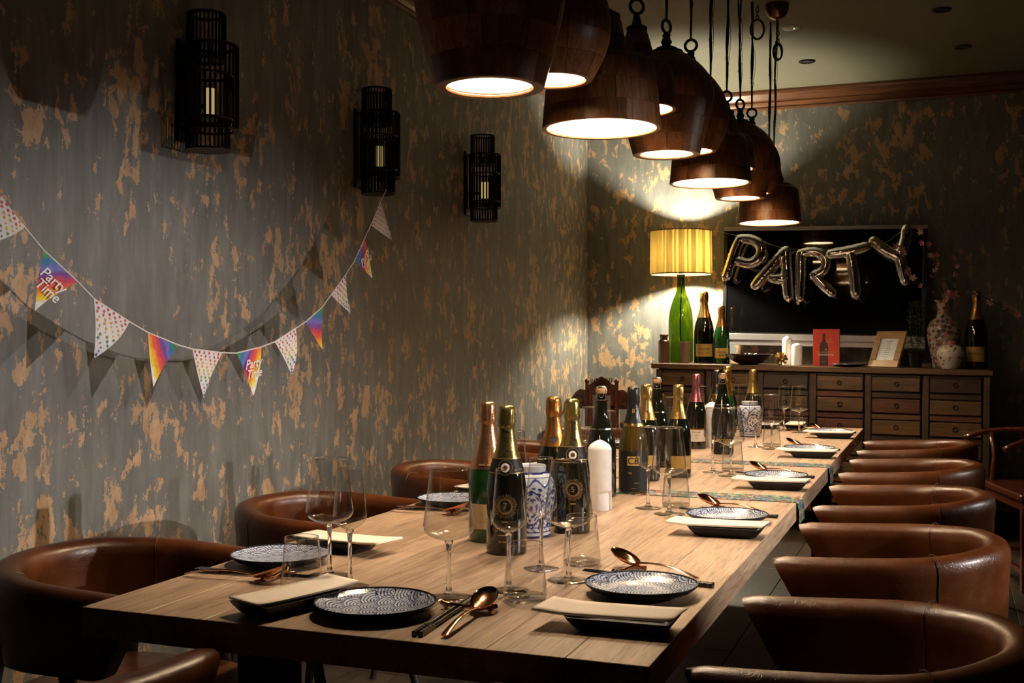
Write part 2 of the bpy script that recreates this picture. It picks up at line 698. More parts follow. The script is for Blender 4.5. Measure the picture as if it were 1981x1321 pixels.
# ------------------------------------------------------------------ room shell
WX, EX, BY, FY, CZ = -2.38, 2.4, 7.75, -2.2, 2.87
struct('wall_left', boxm((WX - 0.05, (BY + FY) / 2, CZ / 2), (0.1, BY - FY + 0.2, CZ)), 'wallpaper')
struct('wall_back', boxm(((WX + EX) / 2, BY + 0.05, CZ / 2), (EX - WX, 0.1, CZ)), 'wallpaper')
struct('wall_right', boxm((EX + 0.05, (BY + FY) / 2, CZ / 2), (0.1, BY - FY + 0.2, CZ)), 'dark_paint')
struct('wall_front', boxm(((WX + EX) / 2, FY - 0.05, CZ / 2), (EX - WX, 0.1, CZ)), 'dark_paint')
struct('ceiling', boxm(((WX + EX) / 2, (BY + FY) / 2, CZ + 0.05), (EX - WX + 0.2, BY - FY + 0.2, 0.1)), 'ceiling_paint')
flo = struct('floor', boxm(((WX + EX) / 2, (BY + FY) / 2, -0.05), (EX - WX + 0.2, BY - FY + 0.2, 0.07)), 'dark_paint')
# floor planks, shared meshes
pl_me = None
pw = 0.178
nrow = int((EX - WX) / pw)
for i in range(nrow):
    x = WX + pw * (i + 0.5) + 0.01
    y = FY - random.uniform(0, 1.2)
    while y < BY:
        L = 1.66
        y0, y1 = max(y, FY), min(y + L, BY)
        if y1 - y0 > 0.05:
            if pl_me is None:
                pl_me = bpy.data.meshes.new('plank')
                b = boxm((0, 0, 0), (pw - 0.003, 1.0, 0.015), 0.0015)
                b.to_mesh(pl_me)
                b.free()
            o = obj('floor_plank', pl_me, 'floor_wood', flo, (x, (y0 + y1) / 2, -0.0075))
            o.scale = (1, y1 - y0 - 0.003, 1)
        y += L
# baseboards and crown moulding
for nm, c, s in (('baseboard_left', (WX + 0.009, (BY + FY) / 2, 0.06), (0.018, BY - FY, 0.12)), ('baseboard_back', ((WX + EX) / 2, BY - 0.009, 0.06), (EX - WX - 0.04, 0.018, 0.12)), ('baseboard_right', (EX - 0.009, (BY + FY) / 2, 0.06), (0.018, BY - FY, 0.12))):
    struct(nm, boxm(c, s, 0.004), 'sideboard_wood')


def crown(name, A, B, inward):
    prof = [(0.0, 0), (0.016, 0), (0.022, 0.012), (0.020, 0.022), (0.034, 0.034), (0.05, 0.042), (0.05, 0.052), (0.064, 0.058), (0.082, 0.078), (0.094, 0.09), (0.10, 0.104), (0.10, 0.119), (0.0, 0.119)]
    v, f = [], []
    for P in (A, B):
        for d, z in prof:
            v.append((P[0] + inward[0] * d, P[1] + inward[1] * d, 2.75 + z))
    n = len(prof)
    for i in range(n - 1):
        f.append((i, i + 1, n + i + 1, n + i))
    struct(name, pyd(name, v, f), 'crown_wood')


crown('trim_1', (WX, BY), (EX, BY), (0, -1))
crown('trim_2', (WX, FY), (WX, BY), (1, 0))
crown('trim_3', (EX, BY), (EX, FY), (-1, 0))

# ------------------------------------------------------------------ dining table
TZ = 0.75
TX0, TX1, TY0, TY1 = -1.382, -0.386, 1.55, 6.06
tab = thing('dining_table', 'long oak plank dining table laid for a party', 'table', ((TX0 + TX1) / 2, (TY0 + TY1) / 2, 0))
ox, oy = (TX0 + TX1) / 2, (TY0 + TY1) / 2
nst = 8
sw = (TX1 - TX0) / nst
for i in range(nst):
    cuts = [TY0] + sorted(random.sample([2.15, 2.6, 3.05, 3.5, 3.95, 4.4, 4.85, 5.3], 2)) + [TY1]
    for a, b in zip(cuts[:-1], cuts[1:]):
        bm = boxm((0, 0, 0), (sw - 0.0004, b - a - 0.0004, 0.05), 0.0009)
        obj('plank', bm, 'oak', tab, (TX0 + sw * (i + 0.5) - ox, (a + b) / 2 - oy, TZ - 0.025))
obj('apron', boxm((0, 0, 0), (0.72, 4.1, 0.05), 0.004), 'black_metal', tab, (0, 0, TZ - 0.0755))
for sx in (-1, 1):
    for sy in (-1, 1):
        obj('leg', boxm((0, 0, 0), (0.09, 0.09, TZ - 0.1), 0.004), 'black_metal', tab, (sx * 0.32, sy * 1.95, (TZ - 0.1) / 2))

# table runners
for q, (yc, lab) in enumerate(((3.30, 'colourful batik runner across the table beside the black bottle with a gold square label'), (4.22, 'colourful batik runner across the table beside the bottle with gold script'))):
    v, f = [], []
    hw = 0.06
    path = [(-1.40, 0.66), (-1.391, TZ - 0.01), (-1.386, TZ + 0.0012), (-1.36, TZ + 0.002)] + [(-1.36 + 0.95 * k / 12, TZ + 0.0016 + 0.0006 * (k % 2)) for k in range(1, 13)] + [(-0.39, TZ + 0.0022), (-0.382, TZ - 0.002), (-0.378, TZ - 0.02), (-0.377, 0.69)]
    for x, z in path:
        for s in (-1, 1):
            v.append((x - ox, s * hw, z))
    for i in range(len(path) - 1):
        f.append((2 * i, 2 * i + 1, 2 * i + 3, 2 * i + 2))
    o = obj('table_runner', pyd('runner', v, f), 'batik', None, (ox, yc, 0), (0, 0, 0.0))
    md = o.modifiers.new('s', 'SOLIDIFY')
    md.thickness = 0.0012
    md.offset = 1
    tag(o, lab, 'runner', 'batik table runners')

# ------------------------------------------------------------------ leather tub chairs


def chair_band():
    W, R = 0.25, 0.25      # half width of centreline, back radius
    path = []
    nA, nB = 8, 22
    for i in range(nA):
        path.append((0.25 - 0.25 * i / nA, -W))
    for i in range(nB + 1):
        a = -PI / 2 - PI * i / nB
        path.append((R * math.cos(a) * 0.93, R * math.sin(a)))
    for i in range(1, nA + 1):
        path.append((0.25 * i / nA, W))
    N = len(path)
    cs = []
    T, Z0 = 0.027, 0.555
    npt = 20
    # cross-section: (n outward, z fraction) rounded roll at the top
    prof = [(-0.020, 0.0), (-0.024, 0.04), (-0.025, 0.35), (-0.026, 0.62), (-0.031, 0.80), (-0.030, 0.90), (-0.021, 0.965), (-0.006, 0.995), (0.010, 0.995), (0.022, 0.965), (0.029, 0.90), (0.031, 0.80), (0.028, 0.62), (0.026, 0.35), (0.024, 0.04), (0.020, 0.0)]
    bm = bmesh.new()
    rings = []
    for i, (x, y) in enumerate(path):
        p0 = Vector(path[max(i - 1, 0)])
        p1 = Vector(path[min(i + 1, N - 1)])
        t = (p1 - p0).normalized()
        nrm = Vector((t.y, -t.x))
        if nrm.dot(Vector((x - 0.05, y))) < 0:
            nrm = -nrm
        s = min(i, N - 1 - i) / (N / 2)
        ztop = 0.718 + 0.026 * min(1, s * 1.3) ** 1.5
        end = min(i, N - 1 - i)
        sc = (0.72, 0.93, 1.0)[min(end, 2)]
        ring = []
        for (n, fz) in prof:
            z = Z0 + (ztop - Z0) * fz
            if end == 0:
                z = Z0 + 0.006 + (ztop - 0.006 - Z0 - 0.006) * fz
            slant = (ztop - z) * 0.55 * max(0.0, min(1.0, (x - 0.02) / 0.23)) if x > 0 else 0
            ring.append(bm.verts.new((x + nrm.x * n * sc - slant, y + nrm.y * n * sc, z)))
        rings.append(ring)
    k = len(prof)
    for i in range(N - 1):
        for j in range(k):
            bm.faces.new((rings[i][j], rings[i][(j + 1) % k], rings[i + 1][(j + 1) % k], rings[i + 1][j]))
    bm.faces.new(rings[0])
    bm.faces.new(rings[-1][::-1])
    bmesh.ops.recalc_face_normals(bm, faces=bm.faces)
    bmesh.ops.subdivide_edges(bm, edges=[], cuts=1)
    return bm, path, prof


def make_chair():
    t = thing('dining_chair', '', 'chair', (0, 0, 0), 0, 'brown leather chairs around the table')
    bm, path, prof = chair_band()
    obj('backrest', bm, 'leather', t, smooth=55)
    # seams where the arm panels meet the back
    for s in (-1, 1):
        a = PI / 2 + 0.42
        c = (0.25 * math.cos(a) * 0.93, s * 0.25 * math.sin(a))
        nr = Vector((math.cos(a), s * math.sin(a))).normalized()
        zt = 0.738
        pts = [(c[0] + nr.x * n * 1.03, c[1] + nr.y * n * 1.03, 0.555 + (zt - 0.555) * fz + (0.001 if fz > 0.9 else 0)) for n, fz in prof]
        obj('seam', tube(pts, 0.0008, 5), 'stoneware', t)
    # padded seat
    pts = []
    for i in range(40):
        a = 2 * PI * i / 40
        ca, sa = math.cos(a), math.sin(a)
        e = 0.5
        pts.append((0.225 * abs(ca) ** e * (1 if ca > 0 else -1), 0.235 * abs(sa) ** e * (1 if sa > 0 else -1)))
    bm = bmesh.new()
    rings = []
    for sc, z in ((0.9, 0.385), (0.985, 0.395), (1.0, 0.42), (0.99, 0.445), (0.94, 0.462), (0.7, 0.47), (0.3, 0.474)):
        rings.append([bm.verts.new((x * sc, y * sc, z)) for x, y in pts])
    for A, B in zip(rings[:-1], rings[1:]):
        for i in range(40):
            bm.faces.new((A[i], A[(i + 1) % 40], B[(i + 1) % 40], B[i]))
    bm.faces.new(rings[0][::-1])
    bm.faces.new(rings[-1])
    obj('seat', bm, 'leather', t, smooth=60)
    obj('seat_frame', boxm((0, 0, 0.37), (0.36, 0.40, 0.04), 0.01), 'black_wood', t)
    for sx, sy in ((1, 1), (1, -1), (-1, 1), (-1, -1)):
        top = (0.10 * sx - 0.05, 0.243 * sy * (1 if sx > 0 else 0.86), 0.575)
        bot = (0.19 * sx - 0.02 + (0.02 if sx > 0 else -0.03), 0.255 * sy, 0.0)
        obj('leg', tube([bot, tuple((a + b) / 2 for a, b in zip(top, bot)), top], [0.011, 0.015, 0.017], 10), 'black_wood', t, smooth=40)
    return t


chair0 = make_chair()
ORD = ['first', 'second', 'third', 'fourth', 'fifth', 'sixth']
OPEN_Y = [1.94, 2.86, 3.70, 4.58, 5.48]
WALL_Y = [2.0, 2.87, 3.84, 4.75, 5.65]
first = True
for side, ys in (('open', OPEN_Y), ('wall', WALL_Y)):
    for i, y in enumerate(ys):
        k = ORD[len(ys) - 1 - i]
        if side == 'open':
            lab = 'brown leather tub chair, %s from the sideboard, side opposite the bunting wall' % k
            loc, rz = (-0.117, y, 0), PI + random.uniform(-0.012, 0.012)
        else:
            lab = 'brown leather tub chair, %s from the sideboard, against the bunting wall' % k
            loc, rz = (-1.66, y, 0), random.uniform(-0.012, 0.012)
        if first:
            chair0.location = loc
            chair0.rotation_euler = (0, 0, rz)
            chair0['label'] = lab
            first = False
        else:
            dup(chair0, loc, rz, lab)
dup(chair0, (-0.85, 1.282, 0), PI / 2, 'brown leather tub chair at the table end away from the sideboard')

# ------------------------------------------------------------------ place settings


def make_plate():
    t = thing('plate', '', 'plate', group='blue wave-patterned plates')
    R = 0.1025
    prof = [(0.0, 0.004), (0.03, 0.0042), (0.055, 0.005), (0.075, 0.0085), (0.09, 0.0145), (0.0995, 0.0205)]
    fine = []
    for (a, b) in zip(prof[:-1], prof[1:]):
        n = max(2, int((b[0] - a[0]) / 0.0011))
        for k in range(n):
            fine.append(tuple(x + (y - x) * k / n for x, y in zip(a, b)))
    fine.append(prof[-1])
    fine[0] = (0.0004, 0.004)
    bm = lathe(fine, 300)
    me = bpy.data.meshes.new('plate_face')
    bm.to_mesh(me)
    bm.free()
    RR = 0.032

    def seig(co):
        x, y = co.x + 0.004, co.y + 0.003
        for j in range(-14, 15):
            cy = j * RR * 0.5
            if y < cy - RR * 0.02 and False:
                continue
            if abs(y - cy) > RR:
                continue
            offx = RR if j % 2 else 0.0
            i = round((x - offx) / (2 * RR))
            d = math.hypot(x - (i * 2 * RR + offx), y - cy)
            if d < RR and y > cy - 0.35 * RR:
                f = d / RR * 5.6
                fr = f - math.floor(f)
                w = 0.44
                m = max(0, min(1, (w - abs(fr - 0.5)) * 9 + 0.0)) if abs(fr - 0.5) > 0.2 else 1
                m = 1 if abs(fr - 0.5) < 0.31 else 0
                if d > RR * 0.965:
                    m = 0
                return (0.62, 0.66, 0.76) if m else (0.012, 0.018, 0.085)
        return (0.012, 0.018, 0.085)
    colour_mesh(me, seig)
    obj('glazed_face', me, 'plate_print', t, smooth=True)
    obj('rim', lathe([(0.0993, 0.0204), (0.1005, 0.0226), (0.1018, 0.0228), (0.1025, 0.0215), (0.1, 0.018), (0.09, 0.0105), (0.072, 0.004), (0.058, 0.001), (0.056, 0.0), (0.0, 0.0)], 64), 'plate_black', t, smooth=50)
    return t


def rrect(a, b, r, n=5):
    pts = []
    for cx, cy, a0 in ((a - r, b - r, 0), (-a + r, b - r, PI / 2), (-a + r, -b + r, PI), (a - r, -b + r, 1.5 * PI)):
        for k in range(n + 1):
            t = a0 + PI / 2 * k / n
            pts.append((cx + r * math.cos(t), cy + r * math.sin(t)))
    return pts


def loft(rings):
    bm = bmesh.new()
    R = [[bm.verts.new(p) for p in r] for r in rings]
    n = len(R[0])
    for A, B in zip(R[:-1], R[1:]):
        for i in range(n):
            bm.faces.new((A[i], A[(i + 1) % n], B[(i + 1) % n], B[i]))
    bm.faces.new(R[0][::-1])
    bm.faces.new(R[-1])
    return bm


def make_tray():
    t = thing('napkin_tray', '', 'tray', group='black napkin trays')
    rings = []
    for a, b, z in ((0.066, 0.034, 0), (0.07, 0.038, 0.002), (0.082, 0.045, 0.014), (0.087, 0.048, 0.021), (0.085, 0.0465, 0.0215), (0.079, 0.043, 0.014), (0.066, 0.035, 0.005)):
        rings.append([(x, y, z + 0.004 * (abs(x) / 0.087) ** 4) for x, y in rrect(a, b, 0.01)])
    obj('dish', loft(rings), 'plate_black', t, smooth=40)
    return t


def make_napkin(seed):
    random.seed(seed)
    t = thing('napkin', '', 'napkin', group='cream cloth napkins')
    for layer in (0, 1):
        nx, ny = 20, 5
        v, f = [], []
        for j in range(ny + 1):
            for i in range(nx + 1):
                u, w = i / nx * 2 - 1, j / ny * 2 - 1
                z = 0.0285 + 0.0022 * layer - 0.005 * (1 - u * u) * (1 - w * w * 0.3) + (0.004 * max(0, -u - 0.6))
                v.append((0.112 * u - 0.012 + 0.002 * layer + 0.004 * w, 0.043 * w * (1 - 0.04 * u) + 0.0015 * layer, z + 0.0008 * math.sin(3 * u + seed)))
        for j in range(ny):
            for i in range(nx):
                b = j * (nx + 1) + i
                f.append((b, b + 1, b + nx + 2, b + nx + 1))
        o = obj('fold', pyd('fold', v, f), 'napkin_cloth', t, smooth=True)
        md = o.modifiers.new('s', 'SOLIDIFY')
        md.thickness = 0.0018
        md.offset = 1
    return t


def make_chopstick():
    t = thing('chopstick', '', 'chopstick', group='black chopsticks')
    L = 0.265     # along x: handle end at -L*0.42, tip at +
    obj('shaft', tube([(-0.055, 0, 0.0045), (0.06, 0, 0.005), (0.154, 0, 0.006)], [0.0039, 0.003, 0.0018], 8), 'chopstick_black', t, smooth=50)
    bm = bmesh.new()
    box(bm, (-0.083, 0, 0.0042), (0.058, 0.0078, 0.0078), bev=0.0008)
    g = obj('grip', bm, 'chopstick_black', t)
    bm = bmesh.new()
    for k in range(9):
        box(bm, (-0.106 + 0.0058 * k, 0, 0.0042), (0.0016, 0.0082, 0.0082), Matrix.Rotation(0.5 if k % 2 else -0.5, 4, 'Z'))
    obj('inlay', bm, 'chopstick_silver', g)
    return t


def make_spoon():
    t = thing('spoon', '', 'spoon', group='copper soup spoons')
    # bowl toward +x, handle toward -x
    bm = bmesh.new()
    n, m = 24, 6
    for inner in (0, 1):
        rings = []
        for j in range(m + 1):
            q = j / m
            ring = []
            for i in range(n):
                a = 2 * PI * i / n
                rx = 0.034 * math.sin(q * PI / 2) * (1 - 0.10 * math.cos(a) * 0)
                ry = 0.0225 * math.sin(q * PI / 2)
                z = -(0.0125 - 0.0011 * inner) * math.cos(q * PI / 2)
                x = rx * math.cos(a)
                ring.append(bm.verts.new((0.078 + x * 1.0 * (1 if math.cos(a) > 0 else 1.05), ry * math.sin(a) * (1 + 0.1 * math.cos(a)), 0.024 + z + 0.34 * x)))
            rings.append(ring)
        for A, B in zip(rings[:-1], rings[1:]):
            for i in range(n):
                q = (A[i], A[(i + 1) % n], B[(i + 1) % n], B[i])
                bm.faces.new(q if inner else q[::-1])
        if inner == 0:
            outer = rings[-1]
        else:
            for i in range(n):
                bm.faces.new((outer[i], outer[(i + 1) % n], rings[-1][(i + 1) % n], rings[-1][i]))
    bmesh.ops.remove_doubles(bm, verts=bm.verts, dist=0.00005)
    obj('bowl', bm, 'copper', t, smooth=60)
    # handle with a gentle arch
    bm = bmesh.new()
    prev = None
    for i in range(17):
        q = i / 16
        x = 0.048 - 0.152 * q
        z = 0.0135 + 0.010 * math.sin(q * PI * 0.9) - 0.0115 * q
        w = 0.0035 + 0.0035 * q ** 2 + 0.001 * (q < 0.1)
        z = max(z, 0.0022)
        h = 0.0017
        ring = [bm.verts.new(p) for p in ((x, -w, z), (x, -w * 0.5, z + h), (x, w * 0.5, z + h), (x, w, z), (x, w * 0.5, z - h), (x, -w * 0.5, z - h))]
        if prev:
            for k in range(6):
                bm.faces.new((prev[k], prev[(k + 1) % 6], ring[(k + 1) % 6], ring[k]))
        else:
            bm.faces.new(ring)
        prev = ring
    bm.faces.new(prev[::-1])
    obj('handle', bm, 'copper', t, smooth=60)
    return t


def make_rest():
    t = thing('cutlery_rest', '', 'cutlery rest', group='copper cutlery rests')
    pts = [(0.0, -0.05, 0.011), (0.002, -0.042, 0.008), (0, -0.03, 0.0075), (0.003, -0.01, 0.0062), (0, 0.01, 0.0062), (0.002, 0.03, 0.0075), (0, 0.042, 0.008), (-0.003, 0.05, 0.012)]
    obj('bar', tube(pts, [0.004, 0.0045, 0.0042, 0.0036, 0.0036, 0.0042, 0.0045, 0.004], 8), 'copper', t, smooth=60)
    for s in (-1, 1):
        obj('foot', tube([(0.0, 0.034 * s, 0.007), (0.01 * s, 0.044 * s, 0.0045), (0.016 * s, 0.05 * s, 0.004)], [0.0038, 0.0038, 0.0042], 7), 'copper', t, smooth=60)
    return t


def make_glass(kind):
    if kind == 'wine':
        t = thing('wine_glass', '', 'glass', group='wide wine glasses')
        H, zb, rb, rr, zk = 0.228, 0.103, 0.0458, 0.0335, 0.117
        bowl = [(0.003, zb - 0.004), (0.012, zb - 0.001), (0.030, zb + 0.005), (0.042, zb + 0.0125), (rb, zb + 0.022), (0.0450, zb + 0.032), (0.0415, 0.165), (0.0372, 0.20), (rr, H)]
        foot = 0.041
    else:
        t = thing('champagne_glass', '', 'glass', group='slim champagne glasses')
        H, zb, rb, rr = 0.222, 0.108, 0.0312, 0.0238
        bowl = [(0.003, zb - 0.004), (0.011, zb), (0.022, zb + 0.006), (0.029, zb + 0.014), (rb, zb + 0.023), (0.0305, zb + 0.034), (0.0282, 0.17), (0.0258, 0.198), (rr, H)]
        foot = 0.036
    p = smoothprof(bowl, 4)
    inner = [(max(r - 0.0009, 0.0), z + 0.0002) for r, z in p[1:]][::-1] + [(0.0, p[0][1] + 0.002)]
    obj('bowl', lathe([(0.0, p[0][1] - 0.0005)] + p + inner, 40), 'clear_glass', t, smooth=True)
    obj('rim', torus(rr - 0.0004, 0.0008, 40, 6, mat=Matrix.Translation((0, 0, H))), 'glass_rim', t, smooth=True)
    obj('stem', lathe([(0.0, 0.006), (0.010, 0.0062), (0.0058, 0.012), (0.0044, 0.02), (0.0036, 0.05), (0.0037, 0.08), (0.005, zb - 0.010), (0.008, zb - 0.004), (0.0, zb - 0.0025)], 16), 'stem_glass', t, smooth=True)
    obj('foot', lathe([(0.0, 0.0005), (foot - 0.001, 0.0005), (foot, 0.0012), (foot - 0.001, 0.002), (0.02, 0.0034), (0.009, 0.0058), (0.0, 0.0062)], 40), 'foot_glass', t, smooth=50)
    return t


def make_tumbler():
    t = thing('tumbler', '', 'glass', group='clear water tumblers')
    out = [(0.033, 0.0015), (0.037, 0.004), (0.0388, 0.011), (0.0385, 0.016), (0.0345, 0.06), (0.0305, 0.101)]
    p = smoothprof(out, 4)
    inn = [(r - 0.0011, z) for r, z in p if z > 0.012][::-1]
    obj('wall', lathe(p + inn, 40), 'clear_glass', t, smooth=True)
    obj('base', lathe([(0.0, 0.0006), (0.033, 0.0006), (0.0362, 0.0035), (0.0372, 0.010), (0.03, 0.0085), (0.0, 0.0075)], 40), 'foot_glass', t, smooth=50)
    obj('rim', torus(0.0300, 0.0007, 40, 6, mat=Matrix.Translation((0, 0, 0.101))), 'glass_rim', t, smooth=True)
    return t


PROTO = dict(plate=make_plate(), tray=make_tray(), chop=make_chopstick(), spoon=make_spoon(), rest=make_rest(), wine=make_glass('wine'), flute=make_glass('flute'), tumbler=make_tumbler())
random.seed(11)
NAP = [make_napkin(s) for s in (1, 2)]
PROTO['napkin'] = NAP[0]
USED = set()


def place(kind, loc, rz, label, proto=None, rot=None):
    p = proto or PROTO[kind]
    if p.name not in USED:
        USED.add(p.name)
        p.location = loc
        p.rotation_euler = rot if rot else (0, 0, rz)
        p['label'] = label
        return p
    return dup(p, loc, rz, label, rot=rot)


# settings: (plate x, y, facing angle of the guest, phrase, tray offset, style)
SET = []
PY = [1.985, 2.85, 3.73, 4.71, 5.62]
TR = [-0.25, -0.20, -0.205, -0.205, -0.20]
for i, y in enumerate(PY):
    SET.append((-0.509, y, PI, '%s place from the sideboard, side opposite the bunting wall' % ORD[4 - i], TR[i], 'R'))
for i, y in enumerate([1.995, 2.87, 3.75, 4.68, 5.58]):
    SET.append((-1.268, y, 0.0, '%s place from the sideboard, bunting wall side' % ORD[4 - i], -0.17, 'L'))
SET.append((-0.889, 1.688, PI / 2, 'at the table end away from the sideboard', -0.155, 'N'))
SET.append((-0.885, 5.905, -PI / 2, 'at the table end facing the sideboard', -0.18, 'F'))
ND = {'plate': 'round blue and white wave-patterned plate', 'tray': 'small black rectangular tray', 'napkin': 'cream folded napkin', 'chop': 'black chopstick with silver grip', 'spoon': 'copper soup spoon', 'rest': 'copper cutlery rest', 'wine': 'wide wine glass', 'flute': 'slim champagne glass', 'tumbler': 'clear water tumbler'}
for (px, py, ang, ph, tr, st) in SET:
    random.seed(int(px * 1000 + py * 317))
    ca, sa = math.cos(ang), math.sin(ang)

    def P(f, r, z=TZ):
        # f forward of the guest, r to the guest's right
        return (px + f * ca + r * sa, py + f * sa - r * ca, z)
    J = lambda s=0.006: random.uniform(-s, s)
    L = {k: d + ', ' + ph for k, d in ND.items()}
    place('plate', P(0, 0), ang - PI / 2 + {'R': 0.3, 'L': 2.2, 'N': 1.57, 'F': 0.2}[st], L['plate'])
    tilt = {'R': 0.03, 'L': -0.12, 'N': -0.30, 'F': 0.0}[st]
    fo = {'R': -0.035, 'L': -0.0, 'N': -0.03, 'F': 0.0}[st]
    if st == 'L':
        fo = 0.035
    place('tray', P(fo, tr), ang + tilt + PI, L['tray'])
    if not (st == 'L' and py > 5):
        place('napkin', P(fo + 0.012, tr), ang + tilt + PI, L['napkin'], NAP[1 if st in 'NL' else 0])
    if st == 'R':
        for d in (0, 0.011):
            place('chop', P(0.0, 0.113 + d), ang - 0.15, L['chop'])
        place('rest', P(0.075, 0.172), ang - 0.3, L['rest'])
        a2 = math.atan2(0.102, 0.18)
        place('spoon', P(0.02, 0.19), ang - a2 * 0.9, L['spoon'], rot=(0, 0, ang - a2 * 0.9))
    else:
        for d in (0, 0.011):
            place('chop', P(0.0, 0.118 + d), ang + 0.06, L['chop'])
        place('rest', P(0.075, 0.137), ang + 0.05, L['rest'])
        place('spoon', P(0.0, 0.168), ang + 0.05, L['spoon'])
    place('wine', P(0.157 + J(), 0.068 + J(.008)), 0, L['wine'])
    place('flute', P(0.237 + J(), 0.145 + J(.008)), 0, L['flute'])
    place('tumbler', P(0.178 + J(), 0.208 + J(.008)), 0, L['tumbler'])

# ------------------------------------------------------------------ bottles
BPROF = [(0.0, 0.006), (0.03, 0.002), (0.0405, 0.0), (0.0430, 0.004), (0.0435, 0.02), (0.0435, 0.125), (0.0425, 0.145), (0.0390, 0.168), (0.0325, 0.192), (0.0255, 0.215), (0.0200, 0.238), (0.0170, 0.262), (0.0155, 0.285), (0.0150, 0.30), (0.0, 0.301)]


def prof_r(prof, z, s=1.0):
    pts = [p for p in prof if p[1] >= 0.004]
    for (r0, z0), (r1, z1) in zip(pts[:-1], pts[1:]):
        if z0 * s <= z <= z1 * s:
            t = (z - z0 * s) / max((z1 - z0) * s, 1e-6)
            return (r0 + (r1 - r0) * t) * s
    return 0.0435 * s


def bottle(name, label, x, y, z, glass, foil, s=1.0, foil_from=0.2, body_label=None, neck_text=None, cage=False, rz=0.0, texts=(), extra=None, cat='bottle', group=None, neck_rot=0.0):
    th = math.atan2(-x, y) + rz
    t = thing(name, label, cat, (x, y, z), th, group)
    sp = smoothprof(BPROF[2:-1], 4)
    prof = [(0.0, 0.006), (0.03, 0.002)] + sp + [(0.0, sp[-1][1])]
    obj('body', lathe([(r * s, q * s) for r, q in prof], 40), glass, t, smooth=50)
    rf = lambda q: prof_r(sp, q, s)
    if cage:
        obj('cork', lathe([(0.0145 * s, 0.298 * s), (0.0165 * s, 0.305 * s), (0.0168 * s, 0.312 * s), (0.013 * s, 0.318 * s), (0.0, 0.319 * s)], 20), 'cork', t, smooth=50)
        obj('cap', lathe([(0.0155 * s, 0.3165 * s), (0.0155 * s, 0.3185 * s), (0.010 * s, 0.3215 * s), (0.0, 0.322 * s)], 20), 'wire_silver', t, smooth=40)
        bm = bmesh.new()
        for k in range(4):
            a = PI / 4 + k * PI / 2
            tube([(0.0150 * s * math.cos(a), 0.0150 * s * math.sin(a), 0.319 * s), (0.0178 * s * math.cos(a), 0.0178 * s * math.sin(a), 0.312 * s), (0.0172 * s * math.cos(a), 0.0172 * s * math.sin(a), 0.282 * s)], 0.0007 * s, 5, bm)
        torus(0.0172 * s, 0.0008 * s, 20, 5, bm, Matrix.Translation((0, 0, 0.281 * s)))
        torus(0.007 * s, 0.0007 * s, 14, 5, bm, Matrix.Translation((0, -0.0185 * s, 0.296 * s)) @ Matrix.Rotation(PI / 2, 4, 'X'))
        obj('wire_cage', bm, 'wire_silver', t, smooth=True)
        if foil:
            obj('foil', lathe([(rf(q * s) + 0.0006, q * s) for q in (0.2, 0.215, 0.23, 0.245, 0.262, 0.276)], 32), foil, t, smooth=True)
        obj('neck_band', lathe([(rf(0.196 * s) + 0.0008, 0.195 * s), (rf(0.199 * s) + 0.0010, 0.199 * s)], 32), 'wire_silver', t, smooth=True)
    elif foil:
        pr = []
        zz = foil_from
        while zz < 0.27:
            pr.append((rf(zz * s) + 0.0007, zz * s))
            zz += 0.006
        pr += [((0.0186) * s, 0.272 * s), (0.0188 * s, 0.276 * s), (0.0187 * s, 0.284 * s), (0.0184 * s, 0.296 * s), (0.0176 * s, 0.306 * s), (0.0160 * s, 0.3135 * s), (0.011 * s, 0.3165 * s), (0.0, 0.317 * s)]
        bm = lathe(pr, 40)
        for v in bm.verts:
            if v.co.z > 0.268 * s:
                d = mnoise.noise(Vector((v.co.x * 210, v.co.y * 210, v.co.z * 130)) / s + Vector((x * 9, y * 7, 0)))
                k = 1 + 0.17 * d
                v.co.x *= k
                v.co.y *= k
            elif foil_from < 0.26:
                d = mnoise.noise(Vector((v.co.x * 160, v.co.y * 160, v.co.z * 14)) / s + Vector((x * 9, y * 7, 0)))
                v.co.x *= 1 + 0.018 * d
                v.co.y *= 1 + 0.018 * d
        obj('foil', bm, foil, t, smooth=True)
    if neck_text:
        tx, ink, size, zc, shear = neck_text
        me = text_mesh(tx, size, wrap(0, zc * s, True, neck_rot, lambda q: rf(q) * 1.02 + 0.0012), shear=shear)
        obj('neck_lettering', me, ink, t)
    if body_label:
        z0, z1, half, m = body_label
        lb = obj('label', patch(0.0435 * s, z0 * s, z1 * s, half, 20, 6, 0.0005, rf), m, t, smooth=True)
    for (tx, size, zc, ink, shear, ax) in texts:
        me = text_mesh(tx, size * s, wrap(0, zc * s, False, ax, lambda q: rf(q) + 0.0012), shear=shear)
        obj('lettering', me, ink, t)
    if extra:
        extra(t, s, rf)
    return t


